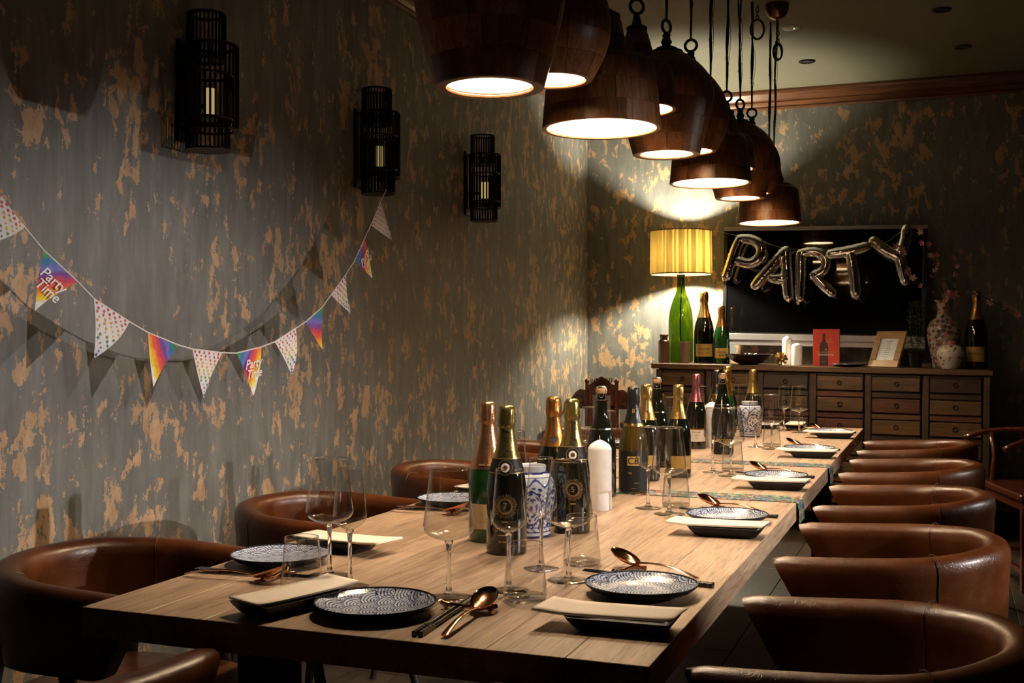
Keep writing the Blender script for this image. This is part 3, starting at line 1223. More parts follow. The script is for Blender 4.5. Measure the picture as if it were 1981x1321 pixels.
def medallion(t, s, rf):
    # round neck medallion with black collar and gold edge lines
    obj('collar', patch(0, 0.172 * s, 0.205 * s, PI * 0.98, 40, 5, 0.0010, rf), 'label_black', t, smooth=True)
    for q in (0.1735, 0.2035):
        obj('collar_line', patch(0, q * s, (q + 0.0014) * s, PI * 0.98, 40, 1, 0.0014, rf), 'ink_gold', t, smooth=True)

    def disc(r0, r1, off, mat, nm):
        v, f = [], []
        n = 28
        for i in range(n):
            a = 2 * PI * i / n
            for r in (r0, r1):
                u, w = r * math.cos(a), r * math.sin(a)
                zz = 0.186 * s + w
                rr = rf(zz) + off
                v.append((rr * math.sin(u / rr), -rr * math.cos(u / rr), zz))
        for i in range(n):
            j = (i + 1) % n
            f.append((2 * i, 2 * i + 1, 2 * j + 1, 2 * j))
        obj(nm, pyd(nm, v, f), mat, t, smooth=True)
    disc(0.0001, 0.0165, 0.0020, 'label_black', 'medallion')
    disc(0.0150, 0.0158, 0.0024, 'ink_gold', 'medallion_ring')
    disc(0.0001, 0.0095, 0.0026, 'ink_white', 'medallion_disc')
    disc(0.0001, 0.0052, 0.0030, 'foil_orange', 'medallion_figure')


def sunburst(digit, sub):
    def fn(t, s, rf):
        medallion(t, s, rf)
        bm = bmesh.new()
        R = 0.0435 * s + 0.0008
        zc = 0.105 * s

        def pt(u, w):
            return (R * math.sin(u / R), -R * math.cos(u / R), zc + w)
        rnd = random.Random(5)
        for i in range(44):
            a = 2 * PI * i / 44
            for r0, r1, w in ((0.013, 0.019, 0.0007), (0.0205, 0.0235 + rnd.uniform(0, 0.004), 0.0006)):
                ca, sa = math.cos(a), math.sin(a)
                q = [pt(r0 * ca - w * sa, r0 * sa + w * ca), pt(r0 * ca + w * sa, r0 * sa - w * ca), pt(r1 * ca + w * sa * .6, r1 * sa - w * ca * .6), pt(r1 * ca - w * sa * .6, r1 * sa + w * ca * .6)]
                bm.faces.new([bm.verts.new(p) for p in q])
        obj('sunburst_print', bm, 'ink_gold', t)
        for tx, size, dz, shear in ((digit, 0.019, 0, 0), (sub, 0.008, -0.033, 0.3)):
            obj('lettering', text_mesh(tx, size * s, lambda x, y, dz=dz: pt(x, y + dz * s), shear=shear), 'ink_gold', t)
    return fn


def cb_label(t, s, rf):
    sq = obj('square_label', patch(0, 0.085 * s, 0.112 * s, 0.42, 10, 3, 0.0011, rf), 'label_gold', t, smooth=True)
    obj('lettering', text_mesh('CB', 0.028 * s, wrap(0, 0.098 * s, False, 0, lambda q: rf(q) + 0.0018), bold=0.0006), 'ink_dark', sq)
    obj('lettering', text_mesh('rey', 0.010 * s, wrap(0, 0.064 * s, False, -0.25, lambda q: rf(q) + 0.0016), shear=0.3), 'ink_gold', t)
    obj('lettering', text_mesh('~4-3', 0.0042 * s, wrap(0, 0.034 * s, False, 0.2, lambda q: rf(q) + 0.0016)), 'ink_gold', t)
    obj('lettering', text_mesh('~1-1-1-1-1', 0.0042 * s, wrap(0, 0.018 * s, False, 0.0, lambda q: rf(q) + 0.0016)), 'ink_gold', t)
    obj('neck_band', lathe([(rf(0.199 * s) + 0.0010, 0.199 * s), (rf(0.208 * s) + 0.0012, 0.208 * s)], 32), 'foil_olive', t, smooth=True)
    nb = text_mesh('8', 0.018 * s, wrap(0, 0.245 * s, False, 0.0, lambda q: rf(q) + 0.0024))
    obj('neck_lettering', nb, 'ink_gold', t)


def drop_seal(t, s, rf):
    v, f = [], []
    n = 20
    for i in range(n):
        a = 2 * PI * i / n
        for r in (0.0001, 1.0):
            u, w = 0.0105 * r * math.cos(a), 0.0075 * r * math.sin(a)
            zz = 0.213 * s + w
            rr = rf(zz) + 0.0018
            v.append((rr * math.sin(u / rr), -rr * math.cos(u / rr), zz))
    for i in range(n):
        j = (i + 1) % n
        f.append((2 * i, 2 * i + 1, 2 * j + 1, 2 * j))
    obj('seal', pyd('seal', v, f), 'ink_dark', t, smooth=True)


G1 = 'champagne bottles along the table'
bottle('champagne_bottle', 'green champagne bottle with rose-gold foil and cream label', -0.972, 2.391, TZ, 'bottle_green', 'foil_rose', 1.0, 0.165, (0.032, 0.088, 0.95, 'label_cream'), None, group=G1, rz=-0.25,
       texts=(('~5', 0.006, 0.066, 'ink_gold', 0, 0), ('~6', 0.007, 0.048, 'ink_gold', 0, 0), ('~4-5', 0.010, 0.176, 'ink_gold', 0.3, 0.2)))
bottle('champagne_bottle', 'sunburst-printed dark bottle with olive-gold foil beside the rose-gold foiled one', -0.88, 2.272, TZ, 'bottle_dark', 'foil_olive', 1.0, 0.2, None, ('Dynasty', 'ink_dark', 0.019, 0.236, 0.35), group=G1, extra=sunburst('7', '~4'),
       texts=(('DYNASTY', 0.0105, 0.055, 'ink_gold', 0, 0), ('~9', 0.0075, 0.044, 'ink_gold', 0, 0), ('~4-5-4', 0.0045, 0.03, 'ink_gold', 0, 0)), rz=-0.08)
bottle('champagne_bottle', 'champagne bottle with orange-bronze neck foil behind the blue jar', -0.905, 2.66, TZ, 'bottle_dark', 'foil_orange', 1.0, 0.195, None, ('DRAPPIER', 'ink_dark', 0.0115, 0.243, 0), group=G1, extra=drop_seal)
bottle('champagne_bottle', 'sunburst-printed dark bottle with olive-gold foil in front of the orange-foiled one', -0.830, 2.575, TZ, 'bottle_dark', 'foil_olive', 1.0, 0.2, None, ('Dynasty', 'ink_dark', 0.019, 0.236, 0.35), group=G1, extra=sunburst('5', '~4'), rz=0.05)
bottle('sparkling_wine_bottle', 'black bottle with bare cork and wire cage behind the tall white candle', -0.938, 3.19, TZ, 'bottle_dark', None, 1.0, 0.2, None, None, cage=True, group=G1)
bottle('sparkling_wine_bottle', 'amber bottle with black foil and gold square label', -0.867, 3.288, TZ, 'bottle_amber', 'foil_black', 1.0, 0.205, (0.008, 0.128, 2.4, 'label_black'), None, group=G1, extra=cb_label)
bottle('champagne_bottle', 'dark champagne bottle with gold foil and script beside the amber bottle', -0.905, 3.60, TZ, 'bottle_dark', 'foil_gold', 0.985, 0.2, (0.05, 0.085, 0.8, 'label_gold'), ('~3-6', 'ink_gold', 0.014, 0.235, 0.4), group=G1)
bottle('sparkling_wine_bottle', 'tall black bottle with copper-topped cork and wire cage beside the slim glasses', -0.965, 3.99, TZ, 'bottle_dark', None, 1.0, 0.2, None, None, cage=True, group=G1)
bottle('champagne_bottle', 'dark champagne bottle with plain torn gold foil', -0.827, 3.72, TZ, 'bottle_dark', 'foil_gold', 0.97, 0.2, (0.03, 0.075, 0.9, 'label_gold'), None, group=G1, rz=0.3)
bottle('rose_champagne_bottle', 'dark bottle with pink foil and white label', -0.971, 4.711, TZ, 'bottle_dark', 'foil_pink', 0.985, 0.198, (0.032, 0.086, 1.0, 'label_white'), None, group=G1,
       texts=(('~6-1-7', 0.0055, 0.072, 'ink_dark', 0, 0), ('~2-9-2', 0.0045, 0.060, 'ink_dark', 0, 0), ('~4', 0.0055, 0.051, 'ink_dark', 0, 0), ('~7-3-8', 0.003, 0.044, 'ink_dark', 0, 0)),
       extra=lambda t, s, rf: (obj('label_stripe', patch(0, 0.0815 * s, 0.0862 * s, 1.0, 16, 1, 0.0009, rf), 'foil_orange', t, smooth=True), obj('crest', text_mesh('~2', 0.012, wrap(0, 0.18, False, 0, lambda q: rf(q) + 0.0014)), 'ink_gold', t)))
bottle('sparkling_wine_bottle', 'slim bottle with black foil and gold neck band behind the second candle', -0.975, 5.19, TZ, 'bottle_amber', 'foil_black', 1.0, 0.205, None, None, group=G1,
       extra=lambda t, s, rf: (obj('neck_band', lathe([(rf(0.199) + 0.0010, 0.199), (rf(0.208) + 0.0012, 0.208)], 32), 'foil_olive', t, smooth=True), obj('neck_lettering', text_mesh('8', 0.018, wrap(0, 0.245, False, 0, lambda q: rf(q) + 0.0024)), 'ink_gold', t)))
bottle('sparkling_wine_bottle', 'black bottle with wire cage and flowing gold script on its body', -0.828, 4.53, TZ, 'bottle_dark', None, 1.0, 0.2, (0.008, 0.09, 2.4, 'label_black'), None, cage=True, group=G1,
       texts=(('Lorien', 0.030, 0.058, 'ink_gold', 0.4, -0.1), ('~1-1-1-1-1', 0.006, 0.034, 'ink_gold', 0, 0)))
bottle('champagne_bottle', 'tall gold-foiled bottle beside the sideboard end of the table', -0.99, 5.55, TZ, 'bottle_dark', 'foil_gold', 1.03, 0.2, None, None, group=G1)
bottle('champagne_bottle', 'dark green champagne bottle with amber-gold foil and black oval seal', -0.958, 5.33, TZ, 'bottle_green', 'foil_orange', 0.99, 0.195, (0.03, 0.08, 0.9, 'label_gold'), None, group=G1, extra=drop_seal)
bottle('champagne_bottle', 'dark champagne bottle with gold foil and yellow label beside blue jar', -0.867, 5.556, TZ, 'bottle_dark', 'foil_gold', 0.98, 0.2, (0.04, 0.098, 0.9, 'label_gold'), None, group=G1,
       texts=(('~3', 0.014, 0.072, 'ink_dark', 0.2, 0.1),))

# ------------------------------------------------------------------ candles on the table


def candle(label, x, y, z, r, h, group):
    t = thing('pillar_candle', label, 'candle', (x, y, z), random.uniform(0, 3), group)
    obj('wax_body', lathe([(0.0, 0.0), (r * 0.97, 0.0), (r, 0.003), (r, h * 0.86), (r * 0.985, h * 0.885), (r * 0.8, h * 0.935), (r * 0.4, h * 0.98), (r * 0.12, h), (0.0, h)], 40), 'wax', t, smooth=50)
    obj('wick', tube([(0, 0, h - 0.002), (0.0005, 0, h + 0.006), (-0.002, 0.001, h + 0.012)], 0.0011, 6), 'string_white', t)
    return t


candle('tall white pillar candle on the table in front of wire-caged black bottle', -0.867, 2.934, TZ, 0.032, 0.187, 'white pillar candles')
candle('white pillar candle on the table behind the pink-foiled bottle', -0.925, 4.815, TZ, 0.032, 0.190, 'white pillar candles')

# ------------------------------------------------------------------ blue and white jars


def blue_jar(label, x, y):
    t = thing('porcelain_jar', label, 'jar', (x, y, TZ), 0.4, 'blue and white porcelain jars')
    pts = [(0.046, 0.0), (0.047, 0.006), (0.0485, 0.02), (0.053, 0.05), (0.0585, 0.085), (0.060, 0.105), (0.0575, 0.125), (0.049, 0.142), (0.040, 0.148), (0.038, 0.152), (0.038, 0.164), (0.036, 0.165)]
    sp = smoothprof(pts, 10)
    bm = lathe([(0.0, 0.001)] + sp + [(0.034, 0.163), (0.034, 0.15), (0.0, 0.149)], 220)
    me = bpy.data.meshes.new('jar_body')
    bm.to_mesh(me)
    bm.free()
    W, B, D = (0.60, 0.62, 0.66), (0.015, 0.025, 0.16), (0.03, 0.05, 0.26)

    def fn(co):
        z = co.z
        a = math.atan2(co.y, co.x)
        if z < 0.006 or 0.0225 < z < 0.025 or 0.146 < z < 0.151:
            return B
        if 0.012 < z < 0.0145 or 0.138 < z < 0.140:
            return B
        if z < 0.0225:
            return B if abs(math.sin(a * 9 + (z - 0.017) * 260)) < 0.35 and 0.0145 < z else W
        if z > 0.151:
            return W
        if z > 0.118:
            q = math.sin(a * 8) * 0.008 + 0.127
            return D if abs(z - q) < 0.003 else W
        # lotus panels with scrolls
        n = 6
        u = (a / (2 * PI) * n) % 1.0 - 0.5
        w = (z - 0.07) / 0.045
        r = math.hypot(u * 2.0, w)
        ang = math.atan2(w, u * 2)
        if 0.80 < r < 0.90:
            return B
        if r < 0.16:
            return B
        if r < 0.34:
            return W
        if r < 0.52 and math.sin(5 * ang + 0.8) > -0.15:
            return D
        if r < 0.8:
            v = math.sin(7 * r * 3 + 3 * ang) * math.cos(4 * ang - 9 * r)
            return B if v > 0.30 else W
        v = math.sin(16 * u + 9 * w) * math.cos(15 * w - 5 * u)
        return B if v > 0.12 else W
    colour_mesh(me, fn)
    obj('jar_body', me, 'porcelain_print', t, smooth=True)
    return t


blue_jar('blue and white porcelain jar among the Dynasty-scripted bottles'.replace('Dynasty-scripted', 'sunburst-printed'), -0.905, 2.487)
blue_jar('blue and white porcelain jar behind the gold script bottle', -0.853, 5.37)

# ------------------------------------------------------------------ pendant lamps
KINDS = {
    'urn': [(0.114, 0.0), (0.136, 0.08), (0.153, 0.15), (0.160, 0.20), (0.156, 0.235), (0.142, 0.27), (0.112, 0.305), (0.075, 0.335), (0.05, 0.35)],
    'barrel': [(0.094, 0.0), (0.119, 0.045), (0.136, 0.09), (0.140, 0.13), (0.135, 0.175), (0.118, 0.22), (0.088, 0.265), (0.055, 0.30), (0.042, 0.31)],
    'drum': [(0.165, 0.0), (0.160, 0.06), (0.154, 0.12), (0.148, 0.17), (0.135, 0.188), (0.105, 0.192), (0.077, 0.197), (0.070, 0.225), (0.056, 0.295), (0.046, 0.312)],
    'bell': [(0.122, 0.0), (0.118, 0.05), (0.113, 0.10), (0.105, 0.135), (0.085, 0.148), (0.058, 0.155), (0.050, 0.18), (0.036, 0.23), (0.027, 0.252)],
}
ROWS = {'urn': [0, 0.055, 0.115, 0.175, 0.235, 0.295, 0.35], 'barrel': [0, 0.05, 0.105, 0.16, 0.215, 0.27, 0.31], 'drum': [0, 0.055, 0.115, 0.175, 0.195, 0.255, 0.312], 'bell': [0, 0.045, 0.095, 0.148, 0.2, 0.252]}
APER = {'urn': 0.0895, 'barrel': 0.078, 'drum': 0.150, 'bell': 0.108}


def interp(prof, z):
    for (r0, z0), (r1, z1) in zip(prof[:-1], prof[1:]):
        if z0 <= z <= z1:
            return r0 + (r1 - r0) * (z - z0) / max(z1 - z0, 1e-9)
    return prof[-1][0]


def seg_mesh(prof, z0, z1, n):
    zs = [z0] + [p[1] for p in prof if z0 + 1e-4 < p[1] < z1 - 1e-4] + [z1]
    zs = [z0 + 0.0003] + zs[1:-1] + [z1 - 0.0003]
    th = 0.010
    da = 2 * PI / n / 2
    bm = bmesh.new()
    ns = 5
    O, I = [], []
    for z in zs:
        r = interp(prof, z)
        g = da - 0.0006 / r
        O.append([bm.verts.new((r * math.cos(-g + 2 * g * k / ns), r * math.sin(-g + 2 * g * k / ns), z)) for k in range(ns + 1)])
        ri = max(r - th, 0.01)
        I.append([bm.verts.new((ri * math.cos(-g + 2 * g * k / ns), ri * math.sin(-g + 2 * g * k / ns), z)) for k in range(ns + 1)])
    m = len(zs)
    for j in range(m - 1):
        for k in range(ns):
            bm.faces.new((O[j][k], O[j][k + 1], O[j + 1][k + 1], O[j + 1][k]))
            bm.faces.new((I[j][k + 1], I[j][k], I[j + 1][k], I[j + 1][k + 1]))
        bm.faces.new((I[j][0], O[j][0], O[j + 1][0], I[j + 1][0]))
        bm.faces.new((O[j][ns], I[j][ns], I[j + 1][ns], O[j + 1][ns]))
    for k in range(ns):
        bm.faces.new((I[0][k], I[0][k + 1], O[0][k + 1], O[0][k]))
        bm.faces.new((O[-1][k], O[-1][k + 1], I[-1][k + 1], I[-1][k]))
    me = bpy.data.meshes.new('block')
    bm.to_mesh(me)
    bm.free()
    for p in me.polygons:
        p.use_smooth = True
    me.set_sharp_from_angle(angle=math.radians(50))
    return me


def make_pendant(kind):
    t = thing('pendant_lamp', '', 'lamp', group='wooden pendant lamps over the table')
    prof = KINDS[kind]
    fine = smoothprof(prof, 3) if kind in ('urn', 'barrel') else prof
    rows = ROWS[kind]
    rnd = random.Random(kind)
    for j, (z0, z1) in enumerate(zip(rows[:-1], rows[1:])):
        n = 9 if interp(fine, (z0 + z1) / 2) > 0.09 else 6
        me = seg_mesh(fine, z0, z1, n)
        a0 = rnd.uniform(0, 1)
        for i in range(n):
            obj('wood_block', me, 'mango_wood', t, (0, 0, 0), (0, 0, a0 + 2 * PI * i / n))
    ap = APER[kind]
    r0 = prof[0][0]
    obj('rim', lathe([(ap, 0.0035), (ap + 0.002, 0.0), (r0 - 0.002, -0.001), (r0, 0.001), (r0 - 0.009, 0.003), (ap, 0.0085)], 56), 'mango_wood', t, smooth=40)
    ztop = 0.24 if kind == 'urn' else 0.21 if kind == 'barrel' else 0.165 if kind == 'drum' else 0.13
    lin = [(ap + 0.0005, 0.004)] + [(max(min(interp(prof, z) - 0.013, interp(prof, z) - 0.013), 0.02), z) for z in [0.012 + (ztop - 0.012) * q / 6 for q in range(7)]] + [(0.03, ztop + 0.012), (0.0, ztop + 0.012)]
    obj('reflector', lathe(lin, 48), 'liner_white', t, smooth=50)
    zb = {'urn': 0.118, 'barrel': 0.108, 'drum': 0.10, 'bell': 0.08}[kind]
    b = obj('bulb', sphere(bmesh.new(), (0, 0, zb), 0.030, 2), 'bulb_glow', t, smooth=True)
    obj('socket', lathe([(0.0, zb + 0.025), (0.018, zb + 0.025), (0.02, zb + 0.05), (0.02, ztop + 0.01), (0.0, ztop + 0.01)], 20), 'plastic_white', t, smooth=40)
    rt, zt = prof[-1]
    fin = [(rt + 0.006, zt - 0.006), (rt + 0.006, zt + 0.003), (rt * 0.75, zt + 0.008), (rt * 0.72, zt + 0.014), (0.020, zt + 0.018), (0.014, zt + 0.026), (0.019, zt + 0.033), (0.018, zt + 0.038), (0.012, zt + 0.05), (0.015, zt + 0.058), (0.010, zt + 0.066), (0.0, zt + 0.068)]
    if kind in ('bell',):
        fin = [(rt + 0.005, zt - 0.006), (rt + 0.005, zt + 0.003), (0.016, zt + 0.012), (0.012, zt + 0.03), (0.008, zt + 0.045), (0.0, zt + 0.046)]
        zr = zt + 0.046
    else:
        zr = zt + 0.066
    obj('cap', lathe(fin, 28), 'black_metal', t, smooth=40)
    ra = {'urn': 0.9, 'barrel': 0.2, 'drum': 0.35, 'bell': 0.8}[kind]
    obj('ring', torus(0.022, 0.0055, 24, 8, mat=Matrix.Translation((0, 0, zr + 0.022)) @ Matrix.Rotation(ra, 4, 'Z') @ Matrix.Rotation(PI / 2, 4, 'X')), 'black_metal', t, smooth=True)
    t['ringtop'] = zr + 0.040
    return t


PEND = [('urn', 2.19, 1.733), ('barrel', 2.60, 1.835), ('drum', 3.015, 1.79), ('bell', 3.40, 1.915), ('urn', 3.80, 1.838), ('barrel', 4.20, 1.91), ('drum', 4.58, 1.84), ('bell', 4.95, 1.948), ('urn', 5.30, 1.862), ('barrel', 5.64, 1.925), ('drum', 6.02, 1.815), ('bell', 6.42, 1.93)]
PX = -0.886
protos = {k: make_pendant(k) for k in KINDS}
pu = set()
cnt = {k: sum(1 for p in PEND if p[0] == k) for k in KINDS}
DESC = {'urn': 'urn-shaped wooden pendant lamp', 'barrel': 'barrel-shaped wooden pendant lamp', 'drum': 'wide drum-shaped wooden pendant lamp', 'bell': 'small bell-shaped wooden pendant lamp'}
DOME = (-0.775, 5.72, CZ)
rc = random.Random(3)
for idx, (k, y, z) in enumerate(PEND):
    cnt[k] -= 1
    lab = '%s, %s of its shape counting from the sideboard' % (DESC[k], ORD[cnt[k]])
    xx = PX + (0.03 if k == 'drum' and y > 6 else 0)
    rz = rc.uniform(-0.3, 0.3)
    if k in pu:
        t = dup(protos[k], (xx, y, z), rz, lab)
    else:
        t = protos[k]
        t.location = (xx, y, z)
        t.rotation_euler = (0, 0, rz)
        t['label'] = lab
        pu.add(k)
    # cord, with wobble, cable ties and a thin safety wire
    zr = t['ringtop']
    top = CZ - z
    if idx == 11:
        end = Vector((DOME[0] - xx, DOME[1] - y, CZ - 0.075 - z))
    else:
        end = Vector((rc.uniform(-0.01, 0.01), rc.uniform(-0.01, 0.01), top))
    pts, wire = [], []
    n = 16
    for i in range(n + 1):
        q = i / n
        p = Vector((0, 0, zr)) * (1 - q) + end * q
        w = 0.004 * math.sin(q * 11 + idx) * math.sin(q * PI)
        pts.append(tuple(p + Vector((w, -w * 0.5, 0))))
        w2 = 0.011 * math.sin(q * 7 + idx * 2) * math.sin(q * PI)
        wire.append(tuple(p + Vector((w + 0.006 * math.sin(q * PI) + w2 * 0.5, w2, 0))))
    M = Matrix.Rotation(-rz, 3, 'Z')
    pts = [tuple(M @ Vector(p)) for p in pts]
    wire = [tuple(M @ Vector(p)) for p in wire]
    cd = obj('cord', tube(pts, 0.0042, 7), 'cable_black', t, smooth=True)
    obj('safety_wire', tube(wire, 0.0012, 5), 'cable_black', t, smooth=True)
    for q in (4, 9, 13):
        obj('cable_tie', torus(0.0062, 0.0018, 10, 5, mat=Matrix.Translation(pts[q])), 'cable_black', cd)
# ceiling canopy and spare cable coils
t = thing('ceiling_canopy', 'domed bronze ceiling canopy above the pendant lamps', 'ceiling canopy', (DOME[0], DOME[1], CZ))
obj('dome', lathe([(0.0, -0.075), (0.02, -0.074), (0.042, -0.06), (0.056, -0.035), (0.06, -0.008), (0.06, 0.0)], 32), 'brass', t, smooth=True)
for lab, c, R, ry in (('small coil of spare black cable on the cord below the canopy', (-0.782, 5.80, 2.655), 0.040, 0.9), ('spare black cable coil hung from a hook beside the canopy', (-0.868, 5.70, 2.75), 0.046, 0.5)):
    t = thing('cable_coil', lab, 'cable coil', c)
    bm = bmesh.new()
    for k in range(5):
        mt = Matrix.Rotation(ry + rc.uniform(-0.12, 0.12), 4, 'Z') @ Matrix.Rotation(PI / 2 + rc.uniform(-0.15, 0.15), 4, 'X') @ Matrix.Diagonal((0.72, 1, 1, 1))
        torus(R + rc.uniform(-0.003, 0.003), 0.0042, 22, 6, bm, mt)
    obj('loops', bm, 'cable_black', t, smooth=True)
    bm = bmesh.new()
    for k in range(3):
        torus(0.013, 0.0025, 14, 6, bm, Matrix.Translation((0, 0, R + 0.012 + 0.02 * k)) @ Matrix.Rotation(0.6 + k * 1.2, 4, 'Z') @ Matrix.Rotation(PI / 2, 4, 'X') @ Matrix.Diagonal((0.6, 1, 1, 1)))
    obj('hook_chain', bm, 'black_metal', t, smooth=True)
    obj('hanger', tube([(0, 0, R + 0.06), (0.004, 0.0, R + 0.1), (0, 0, CZ - c[2])], 0.003, 6), 'cable_black', t)

# ceiling fittings
t = thing('emergency_light', 'pale oval ceiling emergency light with green indicator', 'light fitting', (-0.762, 6.164, CZ))
obj('plate_body', lathe([(0.0, -0.012), (0.03, -0.012), (0.043, -0.008), (0.047, 0.0)], 32), 'plastic_white', t, smooth=40)
obj('indicator', sphere(bmesh.new(), (0.018, -0.012, -0.012), 0.0042, 1), 'led_green', t)
for lab, c in (('recessed ceiling downlight near the pale oval emergency light', (-0.765, 6.95, CZ)), ('recessed ceiling downlight above the flower vase end of sideboard', (0.10, 6.92, CZ)), ('recessed ceiling downlight above the rosewood armchair', (-0.01, 6.1, CZ))):
    t = thing('ceiling_downlight', lab, 'downlight', c, 0, 'recessed ceiling downlights')
    obj('bezel', lathe([(0.030, -0.002), (0.032, -0.008), (0.046, -0.007), (0.049, 0.0)], 32), 'black_metal', t, smooth=40)
    obj('lens', lathe([(0.0, -0.004), (0.018, -0.006), (0.03, -0.004)], 24), 'chrome_trim', t, smooth=True)

# ------------------------------------------------------------------ wall sconces


def rod_cage(R, z0, z1, n, cx=0.0, cy=0.0, rings=True):
    bm = bmesh.new()
    for i in range(n):
        a = 2 * PI * i / n
        x, y = cx + R * math.cos(a), cy + R * math.sin(a)
        tube([(x, y, z0), (x, y, z1)], 0.0030, 5, bm, caps=False)
    return bm


def plate_ring(R, z, cx, cy, bm, solid=False):
    lathe([(0.0 if solid else R - 0.014, z - 0.003), (R + 0.004, z - 0.003), (R + 0.005, z), (R + 0.004, z + 0.003), (0.0 if solid else R - 0.014, z + 0.003)], 36, close=not solid, bm=bm, off=(cx, cy, 0))


def make_sconce():
    t = thing('wall_sconce', '', 'wall lamp', group='black rod wall sconces')
    # drums: lower core, front drum, tall side drum, top core
    drums = [(0.070, 0.0, 0.10, 0.10, -0.012, 'lower_drum'), (0.078, 0.10, 0.245, 0.104, -0.016, 'front_drum'), (0.084, 0.075, 0.355, 0.086, 0.034, 'side_drum'), (0.062, 0.30, 0.45, 0.09, -0.005, 'upper_drum')]
    for R, z0, z1, cx, cy, nm in drums:
        bm = rod_cage(R, z0, z1, 30, cx, cy)
        o = obj('rods', bm, 'bronze_metal', t)
        o['kind'] = 'stuff'
        for zz, sol in ((z0, nm == 'lower_drum'), (z1, False)):
            bm = bmesh.new()
            plate_ring(R, zz, cx, cy, bm, sol)
            obj('drum_ring', bm, 'bronze_metal', t, smooth=40)
    obj('back_plate', boxm((0.006, 0.005, 0.2), (0.012, 0.11, 0.34), 0.003), 'black_metal', t)
    obj('arm', tube([(0.01, 0, 0.15), (0.1, 0, 0.15)], 0.008, 8), 'black_metal', t)
    obj('tube_light', lathe([(0.0, 0.12), (0.019, 0.122), (0.019, 0.205), (0.0, 0.207)], 20, off=(0.1, 0.0, 0)), 'candle_glow', t, smooth=40)
    return t


s0 = make_sconce()
sc = [(3.155, 'black metal rod wall sconce over the middle of the bunting'), (4.365, 'black metal rod wall sconce with the bunting tied to it'), (5.565, 'black metal rod wall sconce nearest the room corner')]
for i, (y, lab) in enumerate(sc):
    if i == 0:
        s0.location = (WX, y, 1.835)
        s0['label'] = lab
    else:
        dup(s0, (WX, y, 1.835), 0, lab)
s_end = dup(s0, (WX, 1.90, 1.835), 0, 'black metal rod wall sconce farthest from the corner, holding the bunting')
for o in KIDS(s_end):
    if o.name.startswith('tube_light'):     # outside the picture: no light of its own
        bpy.data.objects.remove(o)

# ------------------------------------------------------------------ bunting garland
BX = -2.18
bun = thing('party_bunting', 'party bunting of rainbow and star pennants on white string', 'bunting', (BX, 3.1, 1.16))
STR = [(1.93, 1.835), (2.0, 1.735), (2.161, 1.549), (2.228, 1.491), (2.289, 1.439), (2.409, 1.362), (2.468, 1.319), (2.607, 1.258), (2.684, 1.228), (2.821, 1.191), (2.888, 1.178), (3.041, 1.165), (3.119, 1.163), (3.264, 1.182), (3.346, 1.199), (3.485, 1.247), (3.554, 1.27), (3.681, 1.329), (3.745, 1.376), (3.867, 1.461), (3.937, 1.515), (4.03, 1.615), (4.087, 1.672), (4.177, 1.777), (4.237, 1.835)]


def bunx(y):
    return 0.03 * math.sin((y - 1.9) / 2.35 * PI)


obj('string', tube([(bunx(y) - 0.001, y - 3.1, z - 1.16) for y, z in STR], 0.0026, 6), 'string_white', bun, smooth=True)
FL = [((2.10, 1.615), (2.228, 1.491), (2.115, 1.44), 's', 0), ((2.289, 1.439), (2.409, 1.362), (2.262, 1.279), 't', 'p1'), ((2.468, 1.319), (2.607, 1.258), (2.464, 1.157), 's', 0), ((2.684, 1.228), (2.821, 1.191), (2.71, 1.066), 'r', 'p2'),
      ((2.888, 1.178), (3.041, 1.165), (2.947, 1.024), 's', 0), ((3.119, 1.163), (3.264, 1.182), (3.213, 1.02), 't', 'p1'), ((3.346, 1.199), (3.485, 1.247), (3.451, 1.082), 's', 0), ((3.554, 1.27), (3.681, 1.329), (3.681, 1.168), 'r', 'p2t'),
      ((3.745, 1.376), (3.867, 1.461), (3.916, 1.305), 's', 0), ((3.937, 1.515), (4.03, 1.615), (4.10, 1.456), 't', 'p1b'), ((4.087, 1.672), (4.177, 1.777), (4.247, 1.622), 's', 0)]
RB = [(0.16, 0.30, 0.03), (0.03, 0.22, 0.10), (0.02, 0.16, 0.36), (0.13, 0.15, 0.50), (0.16, 0.05, 0.30), (0.50, 0.04, 0.10), (0.66, 0.09, 0.05), (0.76, 0.32, 0.03), (0.80, 0.60, 0.04), (0.80, 0.78, 0.74)]


def rb(t):
    t = max(0, min(0.9999, t)) * (len(RB) - 1)
    i = int(t)
    f = t - i
    f = max(0, min(1, (f - 0.25) / 0.5))
    return tuple(a + (b - a) * f for a, b in zip(RB[i], RB[i + 1]))


